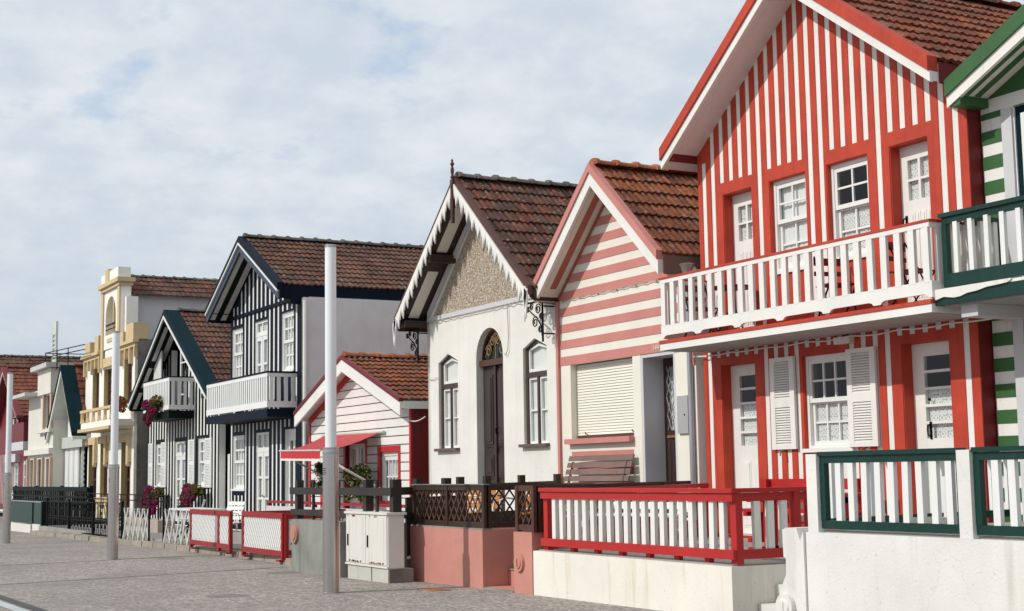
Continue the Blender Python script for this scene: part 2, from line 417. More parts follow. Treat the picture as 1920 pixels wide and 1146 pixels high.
def ridge(mb, x, z, y0, y1, r=.11, ln=.42, n=8):
    k = max(1, round((y1-y0)/ln)); ln = (y1-y0)/k
    for i in range(k):
        a, b = y0+i*ln, y0+(i+1)*ln+.03; j = random.uniform(-.008, .008); vs = []
        for yy, rr in ((a, r+.03), (a+.07, r+.03), (a+.075, r), (b, r-.012)):
            for q in range(n+1):
                t = pi*q/n; vs.append((x+rr*1.15*math.cos(t), yy, z-.04+j+rr*.85*math.sin(t)))
        m = n+1; fs = [tuple(range(n, -1, -1))]
        for q in range(3):
            for i2 in range(n): fs.append((q*m+i2, q*m+i2+1, (q+1)*m+i2+1, (q+1)*m+i2))
        mb.add(vs, fs, (i+.5, 3.5))
    return mb
def gable_roof(root, ax, az, xl, zl, xr, zr, y0, y1, ywall, verge, rake, soffit, tile, rid, vh=.16, rh=.2, vd=.16, course=.37, tw=.21, lo=False, eave=None, wl=None, wr=None, name='roof', deck=.28, rake_in=.03):
    """roof > ridge_tiles, verge_board, rake_board, soffit, eave_board"""
    A, Lp, Rp = (ax, az), (xl, zl), (xr, zr)
    t = MB()
    for E in (Lp, Rp):
        tiles(t, (A[0], A[1]-.05), (E[0], E[1]-.05), y0+vd, y1, course, tw, lo=lo)
    rf = part(name, t, tile, root, True)
    part('ridge_tiles', ridge(MB(), ax, az+.02, y0+vd-.02, y1), rid, rf, True)
    v = MB(); k = MB(); d = MB()
    for E in (Lp, Rp):
        v.slope(A, E, 0, vh, y0, y0+vd)
        k.slope(A, E, vh, vh+rh, y0+rake_in, y0+rake_in+.05)
        d.slope(A, E, .09, deck, y0+vd+.003, y1); d.slope(A, E, vh+.004, deck, y0+rake_in+.053, y0+vd)
    part('verge_board', v, verge, rf); part('rake_board', k, rake, rf); part('soffit', d, soffit, rf)
    if eave:
        e = MB()
        e2 = MB()
        if wl is not None and wl > xl+.02: e.box(xl+.01, wl, y0+.085, y1, zl-.22, zl-.08)
        if wr is not None and wr < xr-.02: e2.box(wr, xr-.01, y0+.085, y1, zr-.22, zr-.08)
        e.box(xl-.02, xl-.002, y0+vd+.01, y1, zl-deck-.02, zl-.07); e2.box(xr+.002, xr+.02, y0+vd+.01, y1, zr-deck-.02, zr-.07)
        part('eave_board', e, eave, rf); part('eave_board', e2, eave, rf)
    return rf
def sash(mb, x0, x1, z0, z1, y, dep, st, ra, mu, nc, nr):
    mb.box(x0, x0+st, y, y+dep, z0, z1); mb.box(x1-st, x1, y, y+dep, z0, z1)
    mb.box(x0+st, x1-st, y+.001, y+dep, z0, z0+ra); mb.box(x0+st, x1-st, y+.001, y+dep, z1-ra, z1)
    for i in range(1, nc):
        x = x0+st+(x1-x0-2*st)*i/nc; mb.box(x-mu/2, x+mu/2, y+.005, y+dep-.005, z0+ra, z1-ra)
    for i in range(1, nr):
        z = z0+ra+(z1-z0-2*ra)*i/nr; mb.box(x0+st, x1-st, y+.008, y+dep-.008, z-mu/2, z+mu/2)
def drape(x0, x1, z0, z1, y, amp=.0055, per=.10, n=None):
    mb = MB(); n = n or max(8, int((x1-x0)/.018)); vs = []; ph = random.uniform(0, 6)
    for i in range(n+1):
        x = x0+(x1-x0)*i/n; yy = y+amp*math.sin(x*2*pi/per+ph+.7*math.sin(x*9))
        vs += [(x, yy, z0), (x, yy*.6+y*.4, z1)]
    return mb.add(vs, [(2*i, 2*i+2, 2*i+3, 2*i+1) for i in range(n)])
def window(root, x0, x1, z0, z1, y, inset=.05, fw=.045, zmid=None, nc=2, nt=2, nb=2, fm=None, cur=None, cz=None, sill=None, sillm=None, st=.05, ra=.06, mu=.028, gap=None):
    """sash window in a wall opening: frame (the part) > upper_sash, lower_sash, pane, curtain, sill"""
    fm = fm or W2; yi = y+inset; f = MB()
    f.box(x0, x0+fw, yi, yi+.10, z0, z1); f.box(x1-fw, x1, yi, yi+.10, z0, z1)
    f.box(x0+fw, x1-fw, yi+.001, yi+.10, z1-fw, z1); f.box(x0+fw, x1-fw, yi+.001, yi+.10, z0, z0+fw*.8)
    w = part('window', f, fm, root)
    a0, a1, b0, b1 = x0+fw, x1-fw, z0+fw*.8, z1-fw
    g = MB()
    if zmid:
        u = MB(); sash(u, a0, a1, zmid-.02, b1, yi+.014, .04, st, ra, mu, nc, nt); part('upper_sash', u, fm, w)
        l = MB(); sash(l, a0, a1, b0, zmid+.02, yi+.056, .04, st, ra, mu, nc, nb); part('lower_sash', l, fm, w)
        g.box(a0+.02, a1-.02, yi+.032, yi+.036, zmid, b1-.02); g.box(a0+.02, a1-.02, yi+.074, yi+.078, b0+.02, zmid)
    else:
        u = MB(); sash(u, a0, a1, b0, b1, yi+.02, .04, st, ra, mu, nc, nt); part('sash', u, fm, w)
        g.box(a0+.02, a1-.02, yi+.038, yi+.042, b0+.02, b1-.02)
    part('pane', g, PANE, w)
    if cur:
        q0, q1 = cz or (b0, b1)
        if gap:
            c = drape(a0, (a0+a1)/2-gap, q0, q1, yi+.098); c2 = drape((a0+a1)/2+gap, a1, q0, q1, yi+.098); c.add(c2.v, c2.f)
        else: c = drape(a0+.01, a1-.01, q0, q1, yi+.098)
        part('curtain', c, cur, w, True)
    if sill: part('sill', MB().box(x0-sill, x1+sill, y-.05, yi+.02, z0-.055, z0-.002), sillm or fm, w)
    return w
def door_leaf(root, x0, x1, z0, z1, y, m, lights=(), panels=(), cur=None, curz=None, th=.05, handle=None, hm=None, nc=1, name='door'):
    d = MB(); panel(d, [(x0, z1), (x1, z1)], z0, [rect(*l) for l in lights], y, y+th)
    for a, b, c, e in panels:
        d.box(a, b, y-.006, y, c, e); d.box(a+.03, b-.03, y-.014, y-.006, c+.03, e-.03)
    o = part(name, d, m, root)
    if lights:
        g = MB()
        for a, b, c, e in lights: g.box(a-.01, b+.01, y+.02, y+.024, c-.01, e+.01)
        part('pane', g, PANE, o)
        if cur:
            lx0 = min(l[0] for l in lights); lx1 = max(l[1] for l in lights)
            q0, q1 = curz or (min(l[2] for l in lights), max(l[3] for l in lights))
            part('curtain', drape(lx0-.03, lx1+.03, q0-.02, q1+.02, y+.058, .004), cur, o, True)
    if handle:
        hx, hz = handle; h = MB(); h.box(hx-.018, hx+.018, y-.012, y-.002, hz-.11, hz+.11)
        h.tube([(hx, y-.012, hz+.08), (hx, y-.06, hz+.06), (hx, y-.065, hz), (hx, y-.06, hz-.06), (hx, y-.012, hz-.08)], .011, 6)
        part('handle', h, hm or IRON, o)
    return o
def louvre(root, x0, x1, z0, z1, y, m=None, th=.035, secs=2, name='shutter', n=15, hole=.0):
    m = m or W2; s = MB(); st = .055 if x1-x0 < .5 else .1
    zs = [z0+(z1-z0)*i/secs for i in range(secs+1)]
    s.box(x0, x0+st, y-th, y, z0, z1); s.box(x1-st, x1, y-th, y, z0, z1)
    for i, z in enumerate(zs):
        a = max(z0, z-.06); b = min(z1, z+.06); s.box(x0+st, x1-st, y-th+.001, y, a, b)
    for p, q in zip(zs, zs[1:]):
        p += .06; q -= .06; k = n; h = (q-p)/k
        for i in range(k):
            zc = p+h*(i+.5)
            s.hexa([(x0+st, y-th+.004, zc-h*.55), (x1-st, y-th+.004, zc-h*.55), (x1-st, y-.004, zc+h*.25), (x0+st, y-.004, zc+h*.25), (x0+st, y-th+.004, zc-h*.55+.012), (x1-st, y-th+.004, zc-h*.55+.012), (x1-st, y-.004, zc+h*.25+.012), (x0+st, y-.004, zc+h*.25+.012)])
    return part(name, s, m, root)
def pickets(mb, a, b, z0, z1, w, gap, th, ang=None):
    a = Vector((*a, 0)); b = Vector((*b, 0)); d = b-a; L = d.length; d.normalize(); n = max(1, round((L+gap)/(w+gap))); p = (L-w)/max(1, n-1) if n > 1 else 0
    s = Vector((-d.y, d.x, 0))
    for i in range(n):
        c = a+d*(w/2+i*p); j = random.uniform(-.004, .004); tl = random.uniform(-.006, .006)
        u = d*(w/2); t = s*(th/2)
        mb.hexa([c+Vector((0, 0, z0))-u-t, c+Vector((0, 0, z0))+u-t, c+Vector((0, 0, z0))+u+t, c+Vector((0, 0, z0))-u+t,
                 c+d*(j+tl)+Vector((0, 0, z1))-u-t, c+d*(j+tl)+Vector((0, 0, z1))+u-t, c+d*(j+tl)+Vector((0, 0, z1))+u+t, c+d*(j+tl)+Vector((0, 0, z1))-u+t])
    return mb
def shell(root, prof, zb, holes, yf, yb, m, side=None, th=.22, zl=None, zr=None):
    part('wall', panel(MB(), prof, zb, holes, yf, yf+th), m, root)
    xl, xr = prof[0][0], prof[-1][0]; zl = zl or prof[0][1]; zr = zr or prof[-1][1]
    part('side_wall', MB().box(xr-th, xr, yf+th, yb, zb, zr), side or m, root); part('side_wall', MB().box(xl, xl+th, yf+th, yb, zb, zl), side or m, root)
    b = panel(MB(), prof, zb, [], yb, yb+th); part('rear_wall', b, side or m, root)
def leaves(mb, c, rad, n, size, flat=1.0, drop=0.):
    for i in range(n):
        while True:
            p = Vector((random.uniform(-1, 1), random.uniform(-1, 1), random.uniform(-1, 1)))
            if .25 < p.length < 1: break
        q = Vector((c[0]+p.x*rad[0], c[1]+p.y*rad[1], c[2]+p.z*rad[2]-drop*abs(p.x)))
        u = Vector((random.uniform(-1, 1), random.uniform(-1, 1), random.uniform(-.6, .6))).normalized(); w = u.cross(Vector((random.uniform(-1, 1), random.uniform(-1, 1), random.uniform(-1, 1)))).normalized()
        s_ = size*random.uniform(.6, 1.3)
        mb.add([q-u*s_, q+w*s_*.55-u*s_*.1, q+u*s_, q-w*s_*.55+u*s_*.1], [(0, 1, 2, 3)], (random.random()*90, random.random()*90))
    return mb
def flowers(name, c, rad, label, cat, n=170, leafm=None, petm=None, size=.055, basket=None, group=None, leafn=None):
    t = thing(name, (c[0], c[1], c[2]-rad[2]), label, cat, group)
    f, b = MB(), MB(); L = [(c, tuple(x*.62 for x in rad))]
    for i in range(6):
        a = random.uniform(0, 2*pi); q = random.uniform(.35, .75)
        L.append(((c[0]+math.cos(a)*rad[0]*q, c[1]-rad[1]*random.uniform(-.2, .5), c[2]+math.sin(a)*rad[2]*q-rad[2]*.1), tuple(x*random.uniform(.25, .5) for x in rad)))
    for i in range(4):
        x = c[0]+random.uniform(-.8, .8)*rad[0]; L.append(((x, c[1]-rad[1]*.4, c[2]-rad[2]*random.uniform(.8, 1.25)), (rad[0]*.13, rad[1]*.3, rad[2]*.4)))
    for i, (cc, rr) in enumerate(L):
        w = .28 if i == 0 else .11 if i < 7 else .05
        leaves(f, cc, rr, int((leafn or n*.8)*w), size*1.1); leaves(b, cc, rr, int(n*w*(1.25 if i % 3 else .7)), size)
    part('foliage', f, leafm or LEAF, t); part('blossoms', b, petm or MAG, t)
    if basket:
        bx, bz, br, bh, bm = basket
        part('pot', MB().lathe(c[0]+bx, c[1], [(br*.7, c[2]+bz-bh), (br*.85, c[2]+bz-bh*.4), (br, c[2]+bz), (br*.9, c[2]+bz)], 14), bm, t, True)
    return t

# ================================================================== SETTING
def gz(x): return .0065*(x+19) if x > -90 else .0065*-71
g = MB(); xs = [-600, -90, -60, -40, -19, 0, 60]
vs = []
for x in xs:
    for y in (-400, 60): vs.append((x, y, gz(x)-.0))
g.add(vs, [(2*i, 2*i+2, 2*i+3, 2*i+1) for i in range(len(xs)-1)])
part('pavement', g, PAVE, None, kind='structure')
far = MB().add([(-3000, -3000, -.8), (3000, -3000, -.8), (3000, 3000, -.8), (-3000, 3000, -.8)], [(0, 1, 2, 3)])
part('ground', far, FLOOR, None, kind='structure')
def strip(a, b, w, dz, m, nm):
    mb = MB(); a = Vector((*a, 0)); b = Vector((*b, 0)); d = (b-a).normalized(); s = Vector((-d.y, d.x, 0))*w/2; n = 14; vs = []
    for i in range(n+1):
        p = a+(b-a)*i/n
        for q in (p-s, p+s): vs.append((q.x, q.y, gz(q.x)+dz))
    mb.add(vs, [(2*i, 2*i+1, 2*i+3, 2*i+2) for i in range(n)])
    return part(nm, mb, m, None, kind='structure')
strip((-29.8, 1.5), (-31.4, 9.3), .10, .004, CONC2, 'paving_joint')
strip((-23.8, 1.5), (-25.5, 9.1), .14, .004, CONC2, 'paving_joint')
strip((-40.6, 1.5), (-42.2, 9.2), .08, .004, CONC2, 'paving_joint')
strip((-60, 3.17), (30, 3.92), .15, .005, DRAIN, 'drain_channel')
strip((-60, 2.97), (30, 3.72), .16, .004, EDGE, 'channel_edge_stones')
k = MB()
kp = [(-51.2, 9.2), (-46.5, 9.32), (-42.9, 9.35), (-39.6, 9.5), (-33.4, 9.58), (-29.7, 9.55), (-25.8, 9.35)]
for (a, b), (c, d) in zip(kp, kp[1:]):
    z0, z1 = gz(a), gz(c); n = max(1, round((c-a)/1.0))
    for i in range(n):
        t0, t1 = i/n, (i+1)/n-.008; j = random.uniform(-.012, .012); h = .13+random.uniform(-.012, .006)
        xa, xb = a+(c-a)*t0, a+(c-a)*t1; ya, yb = b+(d-b)*t0+j, b+(d-b)*t1+j; za, zb_ = gz(xa), gz(xb)
        k.hexa([(xa, ya, za-.05), (xb, yb, zb_-.05), (xb, yb+.28, zb_-.05), (xa, ya+.28, za-.05), (xa, ya+.015, za+h), (xb, yb+.015, zb_+h), (xb, yb+.28, zb_+h), (xa, ya+.28, za+h)])
part('kerb', k, KERB, None, kind='structure')
fl = MB(); fl.slab([(-51.2, 9.5), (-39.6, 9.78), (-33.4, 9.86), (-29.7, 9.83), (-24.3, 9.6), (-24.3, 13.2), (-51.2, 13.2)], -.3, .07)
part('terrace_paving', fl, FLOOR, None, kind='structure')

# ================================================================== RED STRIPED HOUSE
h = thing('striped_house', (-15.3, 13.2, .59), 'tall house with vertical red and white stripes and a long white balcony', 'house')
rt = lambda x: 8.69-.735*abs(x+15.52)
prof = [(-18.1, rt(-18.1)-.2), (-15.52, 8.49), (-12.53, rt(-12.53)-.2)]
UP = [(-17.48, -16.78, 3.56, 5.75), (-16.37, -15.56, 4.42, 5.75), (-15.12, -14.30, 4.42, 5.75), (-13.89, -13.20, 3.56, 5.75)]
LO = [(-17.66, -16.84, .64, 3.17), (-15.78, -14.84, 1.87, 3.16), (-13.84, -13.01, .64, 3.17)]
OPS = [rect(*o) for o in UP+LO]
shell(h, prof, 0, OPS, 13.212, 21.5, W, DRED, .24)
holes = list(OPS)
for i in range(24):
    a = -17.995+.2270*i; b = a+.104; top = 99 if 0 < i < 22 else (6.33 if i == 0 else 6.40)
    if any(a < o[1]+.03 and b > o[0]-.03 for o in UP): holes.append(rect(a, b, 5.935+random.uniform(-.008, .008), top))
    else: holes.append(rect(a, b, 3.62, top))
    ov = [o for o in LO if a < o[1]+.012 and b > o[0]-.05]
    if ov:
        holes.append(rect(a, b, 3.275+random.uniform(-.008, .008), 3.6))
        if ov[0][2] > 1: holes.append(rect(a, b, .86, 1.72))
    else: holes.append(rect(a, b, .86, 3.6))
part('cladding', panel(MB(), prof, .6, holes, 13.2, 13.212), RED, h)
for x0, x1, z0, z1 in UP+LO:                       # red painted reveals of the openings
    rv = MB(); rv.box(x0-.001, x0+.012, 13.211, 13.44, z0, z1-.012); rv.box(x1-.012, x1+.001, 13.211, 13.44, z0, z1-.012); rv.box(x0+.0, x1, 13.211, 13.44, z1-.012, z1+.001)
    part('reveal', rv, RED, h)
part('side_wall', MB().box(-12.531, -12.52, 13.205, 21.5, .6, 6.4), DRED, h)
gable_roof(h, -15.50, 8.70, -18.36, 6.60, -12.60, 6.57, 12.66, 21.6, 13.2, RED, W, mat('soffit_board', (.72, .66, .62), .6, .05, .25, (.4, .33, .28), .05), TR3, TR3, .19, .14, .17, .36, .13, eave=DRED, wl=-18.1, wr=-12.53, deck=.315)
# upper floor
def top_door(o, hx):
    x0, x1, z0, z1 = o; a, b = x0+.012, x1-.012; y = 13.375; cx = (a+b)/2; w = b-a
    L = []; 
    for i in (0, 1):
        for j in (0, 1):
            xx = a+.13+(w-.26)*(i*.5)+.02*i; L.append((xx, xx+(w-.26)/2-.02, 5.02+.28*j, 5.02+.28*j+.25))
    P = [(a+.13+(w-.26)*i/4+.004, a+.13+(w-.26)*(i+1)/4-.004, z0+.15, 4.86) for i in range(4)]
    return door_leaf(h, a, b, z0, z1-.012, y, W, L, P, LACE, handle=hx)
top_door(UP[0], None); top_door(UP[3], (-13.80, 4.72))
for o in UP[1:3]:
    window(h, o[0]+.012, o[1]-.012, o[2], o[3]-.012, 13.22, .055, .05, 5.13, 2, 2, 2, W2, LACE if o is UP[2] else SHEER, (o[2], 5.1) if o is UP[2] else None, sill=.03)
# ground floor
for o, hx in ((LO[0], None), (LO[2], (-13.55, 2.05))):
    a, b = o[0]+.012, o[1]-.012; L = [(a+.2, b-.09, 1.95+.215*i, 1.95+.215*i+.18) for i in range(5)]
    P = [(a+.2, a+.42, .75, 1.72), (a+.46, b-.09, .75, 1.72)]
    d = door_leaf(h, a, b, .65, 3.155, 13.375, W, L, P, LACE, (1.95, 2.55), handle=hx)
    if hx: part('keyhole', MB().tube([(hx[0], 13.376, 2.44), (hx[0], 13.362, 2.44)], .022, 10), IRON, d)
window(h, -15.768, -14.852, 1.87, 3.148, 13.22, .03, .05, 2.52, 3, 2, 2, W2, LACE, (1.9, 2.5), sill=.06)
louvre(h, -16.45, -15.92, 1.87, 3.17, 13.19, W, .04, 2, 'shutter', 15); louvre(h, -14.83, -14.28, 1.87, 3.17, 13.19, W, .04, 2, 'shutter', 15)
sg = MB()
for x in (-16.2, -14.55): sg.tube([(x, 13.2, 1.86), (x, 13.1, 1.84), (x, 13.09, 1.78)], .012, 5)
part('shutter_catch', sg, RUST, h)
# balcony
bal = part('balcony', MB().box(-17.95, -12.36, 12.30, 13.199, 3.385, 3.485), W, h)
part('slab_edge', MB().box(-17.955, -12.355, 12.285, 13.199, 3.487, 3.535), RED, bal)
sf = MB()
for i in range(6): sf.box(-17.9, -12.4, 12.34+.14*i, 12.34+.14*i+.132, 3.372, 3.384)
part('soffit_boards', sf, GREYSOF, bal)
rl = MB(); rl.box(-17.93, -12.33, 12.29, 12.36, 4.452, 4.482); rl.box(-12.40, -12.33, 12.36, 13.2, 4.452, 4.482); rl.box(-17.93, -17.87, 12.36, 13.2, 4.452, 4.482)
part('handrail', rl, RED, bal)
pk = MB(); pk2 = MB(); pk3 = MB(); pickets(pk, (-17.90, 12.325), (-12.37, 12.325), 3.74, 4.40, .102, .132, .045); pickets(pk2, (-12.37, 12.42), (-12.37, 13.15), 3.74, 4.40, .102, .115, .045); pickets(pk3, (-17.9, 12.42), (-17.9, 13.15), 3.74, 4.40, .102, .115, .045)
for q in (pk, pk2, pk3): part('pickets', q, W, bal)
bb = MB(); bb.box(-17.915, -12.345, 12.30, 12.345, 4.392, 4.45); bb.box(-12.39, -12.345, 12.345, 13.2, 4.392, 4.45); bb.box(-17.915, -17.87, 12.345, 13.2, 4.392, 4.45)
def scal(x0, x1):
    n = 6; L = (x1-x0)/n; pts = [(x0, 3.755), (x1, 3.755)]
    lo_ = []
    for i in range(n):
        a = x0+L*i; lo_ += [(a, 3.56), (a+.06, 3.56), (a+.09, 3.59), (a+.14, 3.605), (a+L-.14, 3.605), (a+L-.09, 3.59), (a+L-.06, 3.56), (a+L, 3.56)]
    return [(x, z) for x, z in lo_]
lp = scal(-17.915, -12.345)
for (a, za), (b, zb_) in zip(lp, lp[1:]):
    if b-a > 1e-6: bb.prism([(a, za), (b, zb_), (b, 3.755), (a, 3.755)], 12.305, 12.345)
bb.box(-12.39, -12.345, 12.345, 13.2, 3.56, 3.755); bb.box(-17.915, -17.87, 12.345, 13.2, 3.56, 3.755)
part('rail_board', bb, W, bal)
# cable under the balcony and junction box
cb = MB(); pts = []
for i in range(40):
    x = -18.3+i*.156; pts.append((x, 13.17-.03*math.sin(i*.9), 3.345-.022*abs(math.sin(i*.55))))
cb.tube(pts, .011, 5); cb.box(-15.0, -14.7, 13.1, 13.2, 3.25, 3.34); part('cable', cb, W, h)
# downpipe at the party wall
dp = MB(); dp.tube([(-18.25, 13.05, .6), (-18.25, 13.05, 4.62)], .045, 10); dp.lathe(-18.25, 13.05, [(.05, 4.6), (.11, 4.76), (.125, 4.78), (.10, 4.79)], 14)
part('downpipe', dp, GALV, h, True)
part('corner_post', MB().box(-18.3, -18.16, 13.1, 13.3, .6, 3.2), W, h)

# ================================================================== PINK STRIPED HOUSE
h = thing('striped_house', (-20.5, 13.2, .59), 'low house with horizontal pink and cream stripes and closed roller shutter', 'house')
rt = lambda x: 6.80-.90*abs(x+20.56)
prof = [(-22.48, rt(-22.48)-.2), (-20.56, 6.6), (-18.32, rt(-18.32)-.2)]
SH = (-22.11, -20.10, 2.18, 3.50); DO = (-19.86, -18.87, .6, 3.50)
ops = [rect(*SH), rect(*DO)]
shell(h, prof, 0, ops, 13.21, 20.5, CREAM, DRED, .22)
holes = list(ops); z = 3.655
while z < 7: holes.append(rect(-22.44, -18.3, z, z+.143)); z += .2915
holes += [rect(-22.49, -22.11, .6, 3.50), rect(-20.10, -19.86, .6, 3.5), rect(-18.87, -18.48, .6, 3.46)]
holes.append(rect(-22.11, -20.10, .6, 2.18))
part('cladding', panel(MB(), prof, .6, holes, 13.2, 13.21), PINK, h)
for z0, z1 in ((1.83, 1.955), (1.56, 1.70), (1.30, 1.43)): part('stripe_board', MB().box(-22.10, -20.12, 13.2, 13.209, z0, z1), PINK, h)
part('soffit_trim', MB().slope((-20.56, 6.8), (-22.5, 6.8-.9*1.94), .27, .40, 13.17, 13.2).slope((-20.56, 6.8), (-18.4, 6.8-.9*2.16), .27, .40, 13.17, 13.2), mat('dusky_trim', (.36, .115, .085), .5), h)
rf = gable_roof(h, -20.56, 6.81, -22.54, 5.02, -18.59, 5.04, 12.71, 20.6, 13.2, PINK, W, mat('cream_soffit', (.70, .66, .58), .6), TR2, RIDGEO, .15, .24, .12, .39, .13, eave=BWOOD, wr=-18.32, wl=-22.4, deck=.36)
st = MB()
for E in ((-22.54, 5.02), (-18.59, 5.04)):
    dx = E[0]+20.56; q = (-20.56+dx*.88, 6.81+(E[1]-6.81)*.88)
    st.slope((-20.56+dx*.06, 6.81+(E[1]-6.81)*.06), q, .355, .366, 12.93, 13.06)
part('soffit_stripe', st, mat('dusky_stripe', (.38, .12, .09), .5), rf)
# window: deep white reveal and roller shutter
s = MB(); n = 26
for i in range(n):
    a = 2.235+1.25*i/n; b = a+1.25/n
    s.hexa([(-22.09, 13.33, a+.003), (-20.11, 13.33, a+.003), (-20.11, 13.36, a), (-22.09, 13.36, a), (-22.09, 13.345, b), (-20.11, 13.345, b), (-20.11, 13.36, b), (-22.09, 13.36, b)])
sh = part('roller_shutter', s, SHUT, h)
part('bottom_rail', MB().box(-22.09, -20.11, 13.32, 13.36, 2.185, 2.232), BRN, sh)
hk = MB()
for x in (-21.75, -20.25): hk.tube([(x, 13.32, 2.25), (x, 13.28, 2.26), (x, 13.27, 2.29)], .012, 5)
part('stop', hk, RUST, sh)
part('window_sill', MB().box(-22.19, -20.09, 13.1, 13.2, 2.085, 2.176), PINK, h)
# recessed entrance
en = MB(); en.box(-19.861, -19.80, 13.215, 13.66, .6, 3.5); en.box(-18.93, -18.869, 13.215, 13.66, .6, 3.5); en.box(-19.80, -18.93, 13.215, 13.66, 3.44, 3.5)
part('porch', en, PLGREY, h)
d = door_leaf(h, -19.80, -18.93, .6, 3.44, 13.62, mat('dark_door', (.05, .03, .026), .4, .2, .2), [(-19.68, -19.06, 2.25, 3.3)], [(-19.7+.12*i, -19.61+.12*i, .8, 2.08) for i in range(6)], SHEER, None)
gr = MB()
for i in range(7):
    a = -19.68+.1*i
    gr.tube([(a, 13.60, 2.25), (a+.1, 13.60, 2.5), (a-.02, 13.60, 2.8), (a+.1, 13.60, 3.05), (a, 13.60, 3.3)], .009, 5); gr.tube([(a+.1, 13.60, 2.25), (a, 13.60, 2.5), (a+.12, 13.60, 2.8), (a, 13.60, 3.05), (a+.1, 13.60, 3.3)], .009, 5)
part('grille', gr, GALV, d)
part('kick_bar', MB().box(-19.7, -19.05, 13.59, 13.62, 2.13, 2.17), RUST, d)
mb_ = part('meter_box', MB().box(-18.80, -18.51, 13.17, 13.199, 2.17, 2.76), ALU, h)
part('lock', MB().tube([(-18.60, 13.17, 2.46), (-18.60, 13.165, 2.46)], .015, 8), IRON, mb_)
part('corner_trim', MB().box(-18.47, -18.33, 13.18, 13.2, .6, 3.5), PINK, h)
part('edge_strip', MB().box(-22.53, -22.45, 13.16, 13.199, .6, 4.9), PINK, h)
# house number 144 in white numerals
def text(body, size, loc, rot, m, parent, name, ext=.004):
    cu = bpy.data.curves.new(name, 'FONT'); cu.body = body; cu.size = size; cu.extrude = ext
    tmp = bpy.data.objects.new(name, cu); COL.objects.link(tmp)
    dg = bpy.context.evaluated_depsgraph_get(); me = bpy.data.meshes.new_from_object(tmp.evaluated_get(dg))
    bpy.data.objects.remove(tmp); o = bpy.data.objects.new(name, me); COL.objects.link(o); me.materials.append(m)
    if parent: o.parent = parent; o.location = Vector(loc)-org(parent)
    else: o.location = loc
    o.rotation_euler = rot; return o
text('144', .125, (-19.47, 13.192, 3.535), (pi/2, 0, 0), W2, h, 'house_number')
# string of fairy-light cable across the stripes
cb = MB(); pts = [(-22.5+.1*i, 13.185, 4.66+.012*math.sin(i*1.9)) for i in range(42)]
cb.tube(pts, .008, 5)
for i in range(2, 41, 6): cb.box(-22.5+.1*i-.008, -22.5+.1*i+.008, 13.17, 13.199, 4.635, 4.675)
part('cable', cb, mat('cable_grey', (.45, .40, .32), .6), h)

# ================================================================== WHITE ROUGHCAST HOUSE WITH LACE BARGEBOARDS
h = thing('roughcast_house', (-25.3, 13.2, .8), 'white roughcast house with arched brown door and white lace bargeboards', 'house')
rt = lambda x: 7.50-.857*abs(x+25.44)
prof = [(-28.0, rt(-28.0)-.2), (-25.44, 7.3), (-22.56, rt(-22.56)-.2)]
def pent(x0, x1, z0, zs, za): c = (x0+x1)/2; return [(x0, z0, zs), (c, z0, za), (x1, z0, zs)]
def arch(x0, x1, z0, zs, rise, n=14):
    c = (x0+x1)/2; r = (x1-x0)/2
    return [(c-r*math.cos(pi*i/n), z0, zs+rise*math.sin(pi*i/n)) for i in range(n+1)]
WL = (-27.52, -26.60, 2.13, 3.92, 4.09); WR = (-23.83, -22.93, 2.13, 3.92, 4.09); AD = (-25.77, -24.63, .8, 3.86, .60)
ops = [pent(*WL), arch(*AD), pent(*WR)]
shell(h, prof, 0, ops, 13.2, 20, ROUGHW, ROUGHW, .30)
pp = [(-27.72, 4.93), (-25.44, 6.85), (-23.1, 4.93)]
part('pebble_panel', panel(MB(), [(-27.70, 4.95), (-25.44, 7.0), (-22.9, 4.95)], 4.93, [], 13.185, 13.199), PEB, h)
tr = MB(); tr.slope((-25.44, 7.5), (-27.95, 7.5-.857*2.51), .30, .44, 13.15, 13.199); tr.slope((-25.44, 7.5), (-22.6, 7.5-.857*2.84), .30, .44, 13.15, 13.199)
tr.box(-28.0, -22.56, 13.165, 13.199, 4.84, 4.93); part('trim', tr, PLGREY, h)
cb = MB(); cb.tube([(-28.0+.12*i, 13.15, 4.83+.014*math.sin(i*2.3)-.01*(i % 3)) for i in range(46)], .009, 5)
cb.tube([(-24.35, 13.16, 4.86), (-24.34, 13.17, 4.2), (-24.36, 13.16, 3.95), (-24.44, 13.16, 3.86), (-24.5, 13.16, 3.88)], .009, 5); cb.tube([(-27.95, 13.16, 4.8), (-27.96, 13.17, 3.5), (-27.94, 13.16, 1.4)], .009, 5)
cb.tube([(-27.95, 13.16, 3.62), (-27.7, 13.17, 3.59), (-27.53, 13.17, 3.63)], .007, 5)
part('cable', cb, mat('old_cable', (.42, .38, .32), .7), h)
rf = gable_roof(h, -25.44, 7.50, -28.41, 4.95, -22.47, 4.95, 12.57, 20.1, 13.2, BRN, BRN, DBRN, TR1, RIDGEG, .15, .02, .10, .41, .13, eave=DBRN, wl=-28.0, wr=-22.56, deck=.26)
lace = MB()
